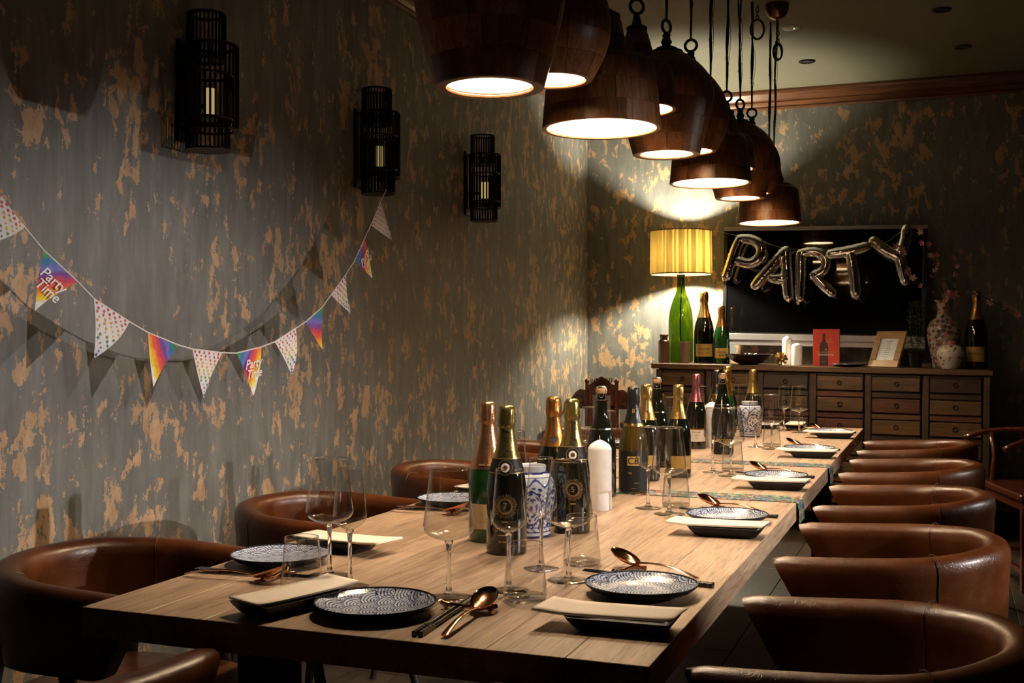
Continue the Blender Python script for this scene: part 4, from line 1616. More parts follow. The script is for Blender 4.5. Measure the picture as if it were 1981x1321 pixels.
STARC = [(0.50, 0.03, 0.05), (0.60, 0.10, 0.03), (0.70, 0.33, 0.03), (0.62, 0.52, 0.04), (0.16, 0.30, 0.05), (0.03, 0.25, 0.22), (0.05, 0.12, 0.42), (0.09, 0.09, 0.40)]
for fi, (p1, p2, tp, typ, dr) in enumerate(FL):
    P1, P2, T3 = Vector((p1[0], p1[1])), Vector((p2[0], p2[1])), Vector((tp[0], tp[1]))
    mid = (P1 + P2) / 2
    bend = random.Random(fi).uniform(-0.012, 0.016)

    def pos(a, b, off=0.0):
        # a along the top edge 0..1, b from top 0 to tip 1
        p = (P1 + (P2 - P1) * a) * (1 - b) + T3 * b
        x = bunx(p.x) + bend * math.sin(b * PI * 0.9) * (0.5 + a) + (0.02 * b * b if fi == 10 else 0) + off
        return (x, p.x - 3.1, p.y - 1.16)
    n = 42 if typ != 's' else 10
    v, f, idx, bc = [], [], {}, []
    for j in range(n + 1):
        m = n - j
        for i in range(m + 1):
            idx[(i, j)] = len(v)
            a = i / m if m else 0.5
            v.append(pos(a, j / n))
            bc.append((a, j / n))
    for j in range(n):
        m = n - j
        for i in range(m):
            f.append((idx[(i, j)], idx[(i + 1, j)], idx[(i, j + 1)]))
            if i < m - 1:
                f.append((idx[(i + 1, j)], idx[(i + 1, j + 1)], idx[(i, j + 1)]))
    me = pyd('pennant', v, f)
    A = me.color_attributes.new('print', 'FLOAT_COLOR', 'POINT')
    for q, (a, b) in enumerate(bc):
        if typ == 's':
            c = (0.72, 0.68, 0.70)
        else:
            p = (P1 + (P2 - P1) * a) * (1 - b) + T3 * b
            S0, S1 = {'p1': (P1, T3 * 0.75 + P2 * 0.25) if fi == 1 else (P1, T3 * 0.55 + P2 * 0.45), 'p2': (P2, T3 * 0.6 + P1 * 0.4), 'p2t': (P2, T3), 'p1b': (P1, T3 * 0.7 + P2 * 0.3)}[dr]
            d = S1 - S0
            tt = (p - S0).dot(d) / d.length_squared
            tt += 0.05 * mnoise.noise(Vector((p.x * 45, p.y * 45, fi))) + 0.025 * mnoise.noise(Vector((p.x * 160, p.y * 160, fi)))
            c = rb(tt * 0.98)
            w = 1 + 0.22 * mnoise.noise(Vector((p.x * 80, p.y * 80, fi + 9)))
            c = tuple(x * w for x in c)
        A.data[q].color = (*c, 1)
    fl = obj('pennant', me, 'flag_print', bun, smooth=True)
    fl['label'] = {'s': 'white pennant printed with rainbow stars', 't': 'rainbow watercolour pennant with white lettering', 'r': 'plain rainbow watercolour pennant'}[typ]
    if typ == 's':
        v, f, cols = [], [], []
        rows = 13
        rnd = random.Random(fi + 50)
        for j in range(rows):
            b = (j + 0.6) / (rows + 0.6)
            m = max(1, int(round((1 - b) * 6.4)))
            for i in range(m):
                a = (i + 0.5 + (0.18 if j % 2 else -0.18)) / m
                if m == 1:
                    a = 0.5
                a = min(max(a, 0.07), 0.93)
                cen = pos(a, b, 0.0012)
                r = rnd.choice((0.0062, 0.0062, 0.004))
                c = STARC[min(7, int(b * 8.0))]
                k0 = len(v)
                v.append(cen)
                cols.append(c)
                rot = rnd.uniform(0, 6)
                for q in range(10):
                    rr = r if q % 2 == 0 else r * 0.45
                    an = rot + q * PI / 5
                    v.append((cen[0], cen[1] + rr * math.cos(an), cen[2] + rr * math.sin(an)))
                    cols.append(c)
                for q in range(10):
                    f.append((k0, k0 + 1 + q, k0 + 1 + (q + 1) % 10))
        me = pyd('stars', v, f)
        A = me.color_attributes.new('print', 'FLOAT_COLOR', 'POINT')
        for q, c in enumerate(cols):
            A.data[q].color = (*c, 1)
        obj('star_print', me, 'flag_print', fl)
    if typ == 't':
        e = (P2 - P1).normalized()
        if fi == 9:
            e = (Vector((0.6, 0.8)) * 0.55 + e * 0.45).normalized()
        up = Vector((-e.y, e.x))
        for k, (tx, dz) in enumerate((('Party', -0.046), ('Time', -0.080))):
            cen = mid + (T3 - mid).normalized() * (-dz)

            def mp(x, y, cen=cen):
                p = cen + e * x + up * y
                return (bunx(p.x) + bend * 0.9 + 0.006, p.x - 3.1, p.y - 1.16)
            obj('lettering', text_mesh(tx, 0.044 if k == 0 else 0.042, mp, shear=0.38, bold=0.0004), 'ink_white', fl)

# ------------------------------------------------------------------ sideboard
SX0, SX1, SY0, SY1 = -1.782, 0.272, 7.20, 7.66
scx = (SX0 + SX1) / 2
ROLL = 0.0131


def stop(x):
    return 1.0385 - ROLL * (x - scx)


side = thing('apothecary_sideboard', 'dark reclaimed-wood apothecary sideboard with rows of small drawers', 'sideboard', (scx, (SY0 + SY1) / 2, 0))
hd = (SY1 - SY0) / 2
RY = (0, ROLL, 0)


def sp_(x, z):
    """local point on the rolled front: x from centre, z down from top plane"""
    return (x, 0, 1.0385 - ROLL * x + z)


def spart(name, x, y, z, s, mat, parent=None, bev=0.003):
    p = sp_(x, z)
    return obj(name, boxm((0, 0, 0), s, bev), mat, parent or side, (p[0], y, p[2]), RY)


W = SX1 - SX0
tp_ = spart('top', 0, 0, -0.0175, (W, 2 * hd, 0.035), 'sideboard_top_wood', bev=0.004)
spart('carcass', 0, 0.012, -0.47, (W - 0.07, 2 * hd - 0.06, 0.87), 'sideboard_wood')
cols = [(-1.713, -1.435), (-1.388, -1.11), (-1.063, -0.785), (-0.738, -0.458), (-0.413, -0.129), (-0.082, 0.211)]
yf = -hd + 0.018
for xq in [-1.738] + [(a[1] + b[0]) / 2 for a, b in zip(cols[:-1], cols[1:])] + [0.232]:
    spart('stile', xq - scx, yf + 0.012, -0.47, (0.038, 0.03, 0.86), 'sideboard_wood')
dm = ['drawer_olive', 'drawer_dark', 'drawer_red']
rd = random.Random(21)
ring_me = bpy.data.meshes.new('pull')
b_ = torus(0.0125, 0.0022, 16, 6, mat=Matrix.Rotation(PI / 2, 4, 'X'))
b_.to_mesh(ring_me)
b_.free()
for ci, (xa, xb) in enumerate(cols):
    xm, w = (xa + xb) / 2 - scx, xb - xa
    for r in range(6):
        zc = -0.100 - 0.131 * r
        m = dm[(ci * 2 + r * 2 + rd.randint(0, 1)) % 3] if not (ci, r) in ((4, 0), (3, 1)) else 'drawer_olive'
        d = spart('drawer', xm, yf + 0.004 + rd.uniform(-0.002, 0.002), zc, (w - 0.006, 0.03, 0.085), m, bev=0.004)
        pr = obj('ring_pull', ring_me, 'black_metal', d, (rd.uniform(-0.004, 0.004), -0.019, 0.004))
        spart('rail', xm, yf + 0.012, zc - 0.0655, (w, 0.022, 0.036), dm[rd.randint(0, 2)], bev=0.004)
    spart('rail', xm, yf + 0.012, -0.047, (w, 0.022, 0.018), 'sideboard_wood', bev=0.003)
for sx in (-1, 1):
    for sy in (-1, 1):
        h = 0.16 - ROLL * sx * 0.97
        obj('leg', boxm((0, 0, h / 2), (0.06, 0.06, h), 0.004), 'sideboard_wood', side, (sx * (W / 2 - 0.06), sy * (hd - 0.06), 0))

YS = 7.42

# table lamp made from a big green bottle
lx = -1.632
t = thing('bottle_table_lamp', 'table lamp with green bottle base and pleated yellow drum shade', 'lamp', (lx, YS, stop(lx)))
gp = smoothprof([(0.066, 0.004), (0.080, 0.012), (0.0825, 0.05), (0.0825, 0.24), (0.080, 0.30), (0.070, 0.36), (0.053, 0.415), (0.036, 0.46), (0.027, 0.50), (0.024, 0.54), (0.0235, 0.57)], 5)
obj('bottle_base', lathe([(0.0, 0.03), (0.04, 0.012)] + gp, 48), 'green_glass', t, smooth=True)
obj('flex', tube([(0.006, 0, 0.57), (0.0, 0, 0.42), (-0.005, 0.004, 0.3), (-0.003, 0, 0.2), (0.002, 0.01, 0.03)], 0.004, 8), 'cable_black', t, smooth=True)
obj('fitting', lathe([(0.0, 0.565), (0.026, 0.565), (0.028, 0.575), (0.028, 0.585), (0.016, 0.592), (0.016, 0.65), (0.0, 0.65)], 24), 'black_metal', t, smooth=40)
np_ = 46
v, f = [], []
for j, (z, R) in enumerate(((0.588, 0.199), (0.73, 0.197), (0.872, 0.195))):
    for i in range(np_ * 2):
        rr = R + (0.006 if i % 2 else -0.006)
        a = PI * i / np_
        v.append((rr * math.cos(a), rr * math.sin(a), z))
k = np_ * 2
for j in range(2):
    for i in range(k):
        f.append((j * k + i, j * k + (i + 1) % k, (j + 1) * k + (i + 1) % k, (j + 1) * k + i))
sme = pyd('lamp_shade', v, f)
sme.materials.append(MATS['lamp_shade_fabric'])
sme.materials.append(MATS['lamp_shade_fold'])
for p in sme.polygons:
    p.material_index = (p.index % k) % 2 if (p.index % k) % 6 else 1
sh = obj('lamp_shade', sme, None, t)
for z, R in ((0.588, 0.199), (0.872, 0.195)):
    obj('hem', torus(R, 0.004, 72, 6, mat=Matrix.Translation((0, 0, z))), 'lamp_shade_fabric', sh, smooth=True)
obj('bulb', sphere(bmesh.new(), (0, 0, 0.705), 0.036, 2), 'lamp_glow', t, smooth=True)
bm = bmesh.new()
for k in range(3):
    a = k * 2 * PI / 3 + 0.4
    tube([(0.016 * math.cos(a), 0.016 * math.sin(a), 0.64), (0.197 * math.cos(a), 0.197 * math.sin(a), 0.872)], 0.0018, 5, bm)
obj('shade_carrier', bm, 'wire_silver', t)

# stoneware
x = -1.726
t = thing('stoneware_bottle', 'brown glazed stoneware bottle beside the lamp base', 'bottle', (x, 7.33, stop(x)))
obj('vessel', lathe(smoothprof([(0.034, 0.0), (0.037, 0.006), (0.037, 0.13), (0.034, 0.143), (0.026, 0.152), (0.024, 0.162), (0.027, 0.17), (0.029, 0.182), (0.026, 0.188), (0.020, 0.186)], 4), 36), 'stoneware', t, smooth=50)
x = -1.575
t = thing('stoneware_cup', 'small brown stoneware cup between lamp and large champagne bottle', 'cup', (x, 7.285, stop(x)))
obj('vessel', lathe(smoothprof([(0.029, 0.0), (0.031, 0.006), (0.033, 0.06), (0.035, 0.12), (0.034, 0.136), (0.031, 0.136), (0.03, 0.05)], 4) + [(0.0, 0.03)], 36), 'stoneware_pale', t, smooth=50)

# display bottles
G2 = 'display champagne bottles on the sideboard'
bottle('champagne_bottle', 'large champagne bottle with gold foil beside the green bottle lamp', -1.478, YS, stop(-1.478), 'bottle_dark', 'foil_gold', 1.5, 0.2, (0.03, 0.085, 0.95, 'label_gold'), None, group=G2,
       texts=(('DRAPPIER', 0.0115, 0.062, 'ink_dark', 0, 0), ('Carte d\'Or', 0.011, 0.045, 'ink_dark', 0.4, 0)))
bottle('champagne_bottle', 'champagne bottle with orange-gold neck next to the television edge', -1.358, YS - 0.02, stop(-1.358), 'bottle_green', 'foil_orange', 1.2, 0.2, (0.03, 0.085, 0.95, 'label_gold'), None, group=G2,
       texts=(('DRAPPIER', 0.0115, 0.062, 'ink_dark', 0, 0), ('~2-3', 0.011, 0.045, 'ink_dark', 0.4, 0)))
bottle('champagne_bottle', 'huge champagne bottle behind the round floral jar at sideboard end', 0.185, YS + 0.02, stop(0.185), 'bottle_dark', 'foil_gold', 1.5, 0.2, (0.03, 0.09, 0.95, 'label_gold'), None, group=G2, rz=-0.2,
       texts=(('DRAPPIER', 0.0115, 0.062, 'ink_dark', 0, 0),))

# bowl with sweets
x = -1.165
t = thing('wooden_bowl', 'wide dark wooden bowl on the sideboard', 'bowl', (x, 7.30, stop(x)))
obj('dish', lathe(smoothprof([(0.05, 0.0), (0.06, 0.004), (0.10, 0.022), (0.14, 0.052), (0.152, 0.066), (0.147, 0.066), (0.13, 0.05), (0.09, 0.022)], 4) + [(0.0, 0.012)], 48), 'dark_bowl', t, smooth=60)
for q, (dx, dy) in enumerate(((-0.015, 0.0), (0.02, 0.01), (0.0, 0.03), (0.045, -0.015))):
    o = obj('wrapped_sweet', boxm((0, 0, 0), (0.026, 0.02, 0.014), 0.004), 'wire_silver', None, (x + dx, 7.30 + dy, stop(x) + 0.062), (0.3 * q, 0.4, q))
    tag(o, 'small foil-wrapped sweet in the dark wooden bowl', 'sweet', 'foil sweets in the bowl')
    o2 = obj('wrapped_sweet', o.data, None, None, (x + dx * 2.2, 7.30 + dy * 2, stop(x) + 0.030), (0.2, 0.3 * q, q + 1))
    tag(o2, 'small foil-wrapped sweet in the dark wooden bowl', 'sweet', 'foil sweets in the bowl')

candle('taller white pillar candle of the pair on the sideboard', -0.945, 7.45, stop(-0.945), 0.031, 0.185, 'white pillar candles')
candle('shorter white pillar candle of the pair on the sideboard', -0.874, 7.37, stop(-0.874), 0.034, 0.142, 'white pillar candles')

# gilded wooden flower ornament
x = -0.962
t = thing('flower_ornament', 'gilded seed-pod flower ornament beside the white candles', 'ornament', (x, 7.285, stop(x)))
rr_ = random.Random(4)
pod = bpy.data.meshes.new('pod')
b_ = loft([[(px_ * s_, py_ * s_, z_) for px_, py_ in rrect(0.011, 0.008, 0.003, 2)] for s_, z_ in ((0.4, 0.006), (0.8, 0.02), (1.0, 0.038), (0.85, 0.042), (0.5, 0.03))])
b_.to_mesh(pod)
b_.free()
for k in range(16):
    ph = math.acos(1 - 2 * (k + 0.5) / 16)
    th = k * 2.399
    d = Vector((math.sin(ph) * math.cos(th), math.sin(ph) * math.sin(th), math.cos(ph)))
    o = obj('seed_pod', pod, 'gold_leaf', t, (0, 0, 0.043))
    o.rotation_euler = d.to_track_quat('Z', 'Y').to_euler()

# red presentation box
x = -0.697
t = thing('wine_book', 'red upright wine book with a bottle on its cover', 'book', (x, 7.41, stop(x)), math.radians(-4))
obj('cover', boxm((0, 0.0, 0.116), (0.160, 0.026, 0.232), 0.001), 'red_print', t)
obj('spine_edge', boxm((0.0815, 0.002, 0.116), (0.003, 0.022, 0.228)), 'panel_grey', t)
bp = smoothprof([(0.026, 0.003), (0.026, 0.12), (0.024, 0.135), (0.012, 0.155), (0.009, 0.165), (0.009, 0.205)], 4)
bm = bmesh.new()
cx_ = -0.012
vs = [bm.verts.new((cx_ + r, -0.0136, z)) for r, z in bp] + [bm.verts.new((cx_ - r, -0.0136, z)) for r, z in bp[::-1]]
bm.faces.new(vs)
obj('bottle_picture', bm, 'bottle_print', t)
fm = lambda dx, dz, y=-0.0142: (lambda u, w: (dx + u, y, dz + w))
for tx, sz, dx, dz, m in (('A WINE', 0.008, 0.02, 0.170, 'ink_gold'), ("LOVER'S", 0.008, 0.022, 0.160, 'ink_gold'), ('COMPANION', 0.008, 0.027, 0.150, 'ink_gold'), ('THE CHINESE WINE', 0.0135, 0.0, 0.086, 'ink_gold'), ('RENAISSANCE', 0.015, 0.0, 0.070, 'ink_white'), ('~4-4', 0.006, -0.012, 0.028, 'ink_gold')):
    obj('lettering', text_mesh(tx, sz, fm(dx, dz)), m, t)
bm = bmesh.new()
st = [bm.verts.new(((0.009 if q % 2 == 0 else 0.0036) * math.sin(q * PI / 5) + 0.0, -0.0142, 0.104 + (0.009 if q % 2 == 0 else 0.0036) * math.cos(q * PI / 5))) for q in range(10)]
bm.faces.new(st)
obj('star', bm, 'ink_gold', t)

# dark dish
x = -0.55
t = thing('serving_plate', 'flat dark plate lying in front of the red book', 'plate', (x, 7.30, stop(x)))
obj('dish', lathe([(0.0, 0.003), (0.07, 0.0), (0.085, 0.006), (0.118, 0.017), (0.117, 0.019), (0.08, 0.009), (0.0, 0.006)], 48), 'dark_bowl', t, smooth=40)

# picture frame, leaning
x = -0.352
t = thing('picture_frame', 'wooden photo frame holding a printed menu card', 'picture frame', (x, 7.335, stop(x)), math.radians(-38))
lean = math.radians(-22)
fw, fh, bw = 0.228, 0.238, 0.046
fr = []
for nm, dx, dz, sx_, sz_ in (('frame_rail', 0, bw / 2, fw, bw), ('frame_rail', 0, fh - bw / 2, fw, bw), ('frame_stile', -fw / 2 + bw / 2, fh / 2, bw, fh - 2 * bw), ('frame_stile', fw / 2 - bw / 2, fh / 2, bw, fh - 2 * bw)):
    obj(nm, boxm((dx, 0, dz), (sx_ - 0.0005, 0.018, sz_ - 0.0005), 0.002), 'frame_wood', t, (0, 0, 0), (lean, 0, 0))
card = obj('menu_card', boxm((0, 0.002, fh / 2), (fw - 2 * bw + 0.004, 0.004, fh - 2 * bw + 0.004)), 'paper', t, (0, 0, 0), (lean, 0, 0))
for q, (tx, sz) in enumerate((('~5-6', 0.009), ('~3-8-3', 0.006), ('~4-7', 0.006), ('~8-5', 0.006), ('~4-5-3', 0.006), ('~7-6', 0.006), ('~6-8', 0.006), ('~5-4-5', 0.006), ('~3-4', 0.008))):
    obj('lettering', text_mesh(tx, sz, lambda u, w, q=q: (u, -0.0004, fh - bw - 0.022 - 0.0145 * q + w)), 'ink_dark', card)
obj('stand', boxm((0, 0.118, 0.086), (0.05, 0.004, 0.18), rot=Matrix.Rotation(0.41, 4, 'X')), 'black_wood', t)

# tall floral vase with blossom branches
x = 0.0
t = thing('floral_vase', 'tall famille-rose floral porcelain vase holding blossom branches', 'vase', (x, 7.46, stop(x)))
obj('vase_body', lathe(smoothprof([(0.06, 0.0), (0.066, 0.006), (0.072, 0.05), (0.086, 0.12), (0.097, 0.19), (0.099, 0.235), (0.088, 0.275), (0.060, 0.305), (0.043, 0.33), (0.039, 0.36), (0.044, 0.395), (0.058, 0.415), (0.06, 0.42), (0.054, 0.416), (0.036, 0.38)], 5) + [(0.0, 0.3)], 56), 'vase_floral', t, smooth=True)
x = 0.035
t = thing('ginger_jar', 'small round cream jar painted with golden flowers', 'jar', (x, 7.29, stop(x)))
obj('jar_body', lathe(smoothprof([(0.045, 0.0), (0.05, 0.004), (0.062, 0.03), (0.078, 0.07), (0.079, 0.10), (0.066, 0.13), (0.047, 0.143), (0.040, 0.147), (0.040, 0.155)], 5), 48), 'jar_floral', t, smooth=True)
obj('lid', lathe(smoothprof([(0.043, 0.147), (0.044, 0.15), (0.044, 0.165), (0.040, 0.171), (0.02, 0.172), (0.0, 0.172)], 3), 40), 'vase_floral', t, smooth=50)

# branches: (list of points from the vase mouth), blossoms along
vb = (0.0, 7.46, stop(0) + 0.36)
pet = bpy.data.meshes.new('petal')
b_ = bmesh.new()
for k in range(5):
    a = 2 * PI * k / 5
    c0 = b_.verts.new((0, 0, 0))
    pts = []
    for q in range(7):
        u = q / 6
        rr = 0.019
        an = a + (u - 0.5) * 1.05
        s_ = rr * (1 - 0.35 * abs(u - 0.5) ** 2 * 4)
        pts.append(b_.verts.new((s_ * math.cos(an), s_ * math.sin(an), 0.006 * (1 - abs(u - 0.5)))))
    for q in range(6):
        b_.faces.new((c0, pts[q], pts[q + 1]))
b_.to_mesh(pet)
b_.free()
BR = [([(0, 0, 0), (-0.05, -0.04, 0.10), (-0.13, -0.12, 0.14), (-0.20, -0.15, 0.22), (-0.25, -0.16, 0.36), (-0.27, -0.16, 0.40)], 'pink blossom branch arching across the television edge'),
      ([(0, 0, 0), (-0.02, -0.02, 0.12), (-0.06, 0, 0.22), (-0.05, -0.02, 0.32), (-0.12, 0, 0.42), (-0.14, 0.0, 0.55)], 'tallest pink blossom branch rising from the floral vase'),
      ([(0, 0, 0), (0.05, -0.03, 0.12), (0.07, -0.05, 0.22), (0.05, -0.05, 0.32), (0.10, -0.04, 0.36)], 'bare dark twig branch standing upright in the floral vase'),
      ([(0, 0, 0), (0.08, -0.06, 0.08), (0.16, -0.10, 0.10), (0.26, -0.10, 0.05), (0.36, -0.10, 0.0), (0.45, -0.08, -0.04)], 'blossom branch leaning right over the huge champagne bottle'.replace('right ', '')),
      ([(0, 0, 0), (0.03, -0.08, 0.07), (0.02, -0.14, 0.10), (0.05, -0.17, 0.08)], 'short branch with large pink blossoms at the vase mouth')]
for bi, (pts, lab) in enumerate(BR):
    t = thing('blossom_branch', lab, 'branch', vb, 0, 'blossom branches in the vase')
    sp3 = []
    for a, b in zip(pts[:-1], pts[1:]):
        for q in range(4):
            sp3.append(tuple(u + (w - u) * q / 4 + 0.004 * math.sin(7 * q + bi + 20 * u) for u, w in zip(a, b)))
    sp3.append(pts[-1])
    n = len(sp3)
    obj('twig', tube(sp3, [0.0042 * (1 - 0.6 * i / n) for i in range(n)], 6), 'twig', t, smooth=True)
    rb_ = random.Random(bi + 3)
    cnt_ = [7, 9, 4, 4, 7][bi]
    for q in range(cnt_):
        i = int(n * (0.35 + 0.62 * (q + 0.5) / cnt_))
        p = sp3[min(i, n - 1)]
        s_ = rb_.uniform(0.8, 1.25) * (1.4 if bi == 4 else 1.0)
        o = obj('blossom', pet, 'petal_pink', t, tuple(c + rb_.uniform(-0.016, 0.016) for c in p), (rb_.uniform(0.9, 1.9), rb_.uniform(-0.4, 0.4), rb_.uniform(-0.7, 0.7)))
        o.scale = (s_, s_, s_)
        if q % 3 == 1:
            o.material_slots[0].link = 'OBJECT'
            o.material_slots[0].material = MATS['petal_pale']
    for q in range(4 if bi in (2, 3) else 2):
        p = sp3[min(n - 1, int(n * (0.25 + 0.18 * q)))]
        o = obj('leaf', pyd('leaf', [(0, 0, 0), (0.014, 0.008, 0.003), (0.034, 0, 0), (0.014, -0.008, 0.003)], [(0, 1, 2), (0, 2, 3)]), 'leaf_dark', t, p, (rb_.uniform(-1, 1), rb_.uniform(-0.8, 0.8), rb_.uniform(0, 6)))
# trailing plant
x = -0.165
t = thing('trailing_plant', 'green trailing string-of-leaves plant hanging beside the floral vase', 'plant', (x, 7.52, stop(x)))
bm = bmesh.new()
rp = random.Random(9)
for k in range(9):
    x0 = rp.uniform(-0.035, 0.045)
    tube([(x0 * 0.4, 0, 0.40), (x0, 0.0, 0.38), (x0, 0.01, 0.2), (x0 + 0.01, 0.0, 0.30 - rp.uniform(0.1, 0.22))], 0.0016, 4, bm)
obj('stems', bm, 'leaf_dark', t)
bm = bmesh.new()
for k in range(420):
    z = rp.uniform(0.10, 0.42)
    x0 = rp.gauss(0.004, 0.026 + 0.01 * (z > 0.3))
    y0 = rp.gauss(-0.005, 0.018)
    s_ = rp.uniform(0.005, 0.010)
    mt = Matrix.Translation((x0, y0, z)) @ Matrix.Rotation(rp.uniform(0, 6), 4, 'Z') @ Matrix.Rotation(rp.uniform(-1, 1), 4, 'X')
    q = [mt @ Vector(p) for p in ((0, 0, 0), (s_, s_ * 0.6, 0.002), (2 * s_, 0, 0), (s_, -s_ * 0.6, 0.002))]
    bm.faces.new([bm.verts.new(p) for p in q])
o = obj('leaves', bm, 'leaf_green', t)
o['kind'] = 'stuff'
obj('pot', lathe([(0.0, 0.0), (0.035, 0.0), (0.045, 0.09), (0.043, 0.09), (0.036, 0.08), (0.0, 0.08)], 28), 'black_wood', t, smooth=40)

# socket / control box on the wall under the television
t = thing('wall_control_box', 'grey control panel with blue sticker below the television corner', 'control box', (-0.175, 7.745, 1.17))
obj('panel', boxm((0, -0.012, 0), (0.13, 0.024, 0.07), 0.003), 'panel_grey', t)
obj('sticker', boxm((0.03, -0.0255, 0.015), (0.04, 0.002, 0.022)), 'drawer_dark', t)
obj('switch', boxm((-0.03, -0.0265, -0.012), (0.02, 0.004, 0.01), 0.001), 'black_metal', t)

# ------------------------------------------------------------------ television
tvx, tvz = -0.745, 1.55
t = thing('television', 'large black wall television with brushed silver top and bottom bars', 'television', (tvx, 7.66, tvz))
t.rotation_euler = (0, 0.020, 0)
tw, thh = 1.285, 0.785
obj('screen', boxm((0, -0.035, 0.030), (tw - 0.05, 0.012, thh - 0.11), 0.001), 'tv_glass', t)
obj('bezel', boxm((0, -0.012, 0), (tw, 0.036, thh), 0.004), 'tv_black', t)
for s in (-1, 1):
    obj('side_frame', boxm((s * (tw / 2 - 0.0125), -0.036, 0.02), (0.025, 0.02, thh - 0.045), 0.002), 'tv_black', t)
obj('top_bar', boxm((0, -0.036, thh / 2 - 0.011), (tw, 0.026, 0.022), 0.002), 'silver_metal', t)
obj('bottom_bar', boxm((0, -0.040, -thh / 2 + 0.056), (tw, 0.030, 0.042), 0.002), 'silver_metal', t)
obj('speaker_bar', boxm((0, -0.036, -thh / 2 + 0.0170), (tw, 0.026, 0.034), 0.002), 'silver_metal', t)
obj('wall_bracket', boxm((0, 0.045, 0), (0.5, 0.09, 0.3), 0.004), 'black_metal', t)

# ------------------------------------------------------------------ foil balloons P A R T Y
# strokes in a 5.503x zoom of the letters; converted to metres on the plane y=7.36
BYY = 7.40
MPP = 7.2 / 2188 / 5.503 * 1.0


def bpt(u, w):
    # u right, w down (zoom pixels) -> x,z ; tuned to the photographed spacing
    x = -1.372 + u * (1.292 - 0.055) / 1981 * 0.985
    z = 1.952 - w * 0.000612 - 0.0075 * (u / 1981)
    return x, z


LET = {
    'P': [[(222, 150), (170, 270), (120, 420), (72, 545)], [(222, 150), (330, 160), (420, 215), (440, 300), (395, 380), (300, 412), (205, 385)]],
    'A': [[(690, 285), (590, 400), (480, 520), (375, 645)], [(690, 285), (695, 420), (705, 590), (715, 765)], [(560, 575), (690, 585)]],
    'R': [[(838, 320), (838, 480), (835, 640), (830, 775)], [(838, 315), (960, 300), (1060, 340), (1095, 420), (1060, 500), (970, 545)], [(975, 555), (1060, 640), (1155, 730)]],
    'T': [[(1150, 335), (1330, 310), (1500, 265)], [(1340, 315), (1365, 480), (1385, 620), (1395, 745)]],
    'Y': [[(1565, 205), (1680, 300), (1800, 370)], [(1880, 95), (1872, 200), (1815, 360)], [(1805, 365), (1840, 480), (1868, 615)]],
}
TAIL = {'P': (55, 590), 'A': (718, 800), 'R': (815, 825), 'T': (1398, 780), 'Y': (1872, 640)}
for ch, strokes in LET.items():
    P3 = [[bpt(*p) for p in s] for s in strokes]
    allp = [p for s in P3 for p in s]
    cxl = sum(p[0] for p in allp) / len(allp)
    czl = sum(p[1] for p in allp) / len(allp)
    bm = bmesh.new()
    for s in P3:
        dense = []
        s2 = smoothprof(s, 6)
        pts = [(p[0] - cxl, 0, p[1] - czl) for p in s2]
        r = 0.0345 if ch not in 'R' else 0.033
        rad = [r * (0.92 + 0.10 * math.sin(PI * i / max(1, len(pts) - 1))) for i in range(len(pts))]
        tube(pts, rad, 14, bm)
        for p, q in ((pts[0], rad[0]), (pts[-1], rad[-1])):
            sphere(bm, p, q * 0.99, 2)
    me = bpy.data.meshes.new('b')
    bm.to_mesh(me)
    bm.free()
    tmp = bpy.data.objects.new('b', me)
    COL.objects.link(tmp)
    md = tmp.modifiers.new('r', 'REMESH')
    md.mode = 'VOXEL'
    md.voxel_size = 0.0048
    ms = tmp.modifiers.new('s', 'SMOOTH')
    ms.iterations = 7
    ms.factor = 0.6
    dg = bpy.context.evaluated_depsgraph_get()
    fin = bpy.data.meshes.new_from_object(tmp.evaluated_get(dg))
    bpy.data.objects.remove(tmp)
    for v in fin.vertices:      # pinched foil seam around the silhouette plane
        q = Vector((v.co.x * 55, v.co.z * 55, 0))
        k = math.exp(-(v.co.y / 0.009) ** 2)
        d = mnoise.noise(q * 2.2) * 0.006 * k
        v.co.x += d
        v.co.z += mnoise.noise(q * 2.2 + Vector((9, 3, 1))) * 0.006 * k
        v.co.y *= 0.92
    t = thing('letter_balloon', 'silver foil balloon shaped like the letter %s before the television' % ch, 'balloon', (cxl, BYY + {'R': 0.03, 'T': -0.04}.get(ch, 0.0), czl), 0, 'silver foil letter balloons')
    obj('foil_envelope', fin, 'foil_chrome', t, smooth=True)
    tx, tz = bpt(*TAIL[ch])
    bm = bmesh.new()
    rb_ = random.Random(ord(ch))
    for k in range(5):
        sphere(bm, (tx - cxl + rb_.uniform(-0.008, 0.008), rb_.uniform(-0.006, 0.006), tz - czl + rb_.uniform(-0.010, 0.012)), 0.010, 1)
    obj('valve_tab', bm, 'foil_chrome', t)
# hanging thread tying the balloons together
pts = [bpt(*p) for p in ((-30, 60), (222, 125), (690, 265), (1000, 285), (1340, 290), (1700, 215), (1880, 75), (1990, 20))]
o = obj('balloon_thread', tube([(x, BYY + 0.01, z) for x, z in pts], 0.0007, 4), 'string_white', None)
tag(o, 'thin clear thread carrying the foil letter balloons', 'thread')

# ------------------------------------------------------------------ carved rosewood chair in the corner
t = thing('carved_armchair', 'carved dark rosewood armchair with tall panelled back in the corner', 'chair', (-2.09, 6.98, 0))
by = 0.12
for x in (-0.095, 0.105):
    obj('back_post', tube([(x, by, 0.45), (x, by, 0.70), (x, by, 0.925)], [0.016, 0.015, 0.013], 10), 'rosewood', t, smooth=50)
    obj('finial', sphere(bmesh.new(), (x, by, 0.932), 0.017, 2), 'rosewood', t, smooth=True)
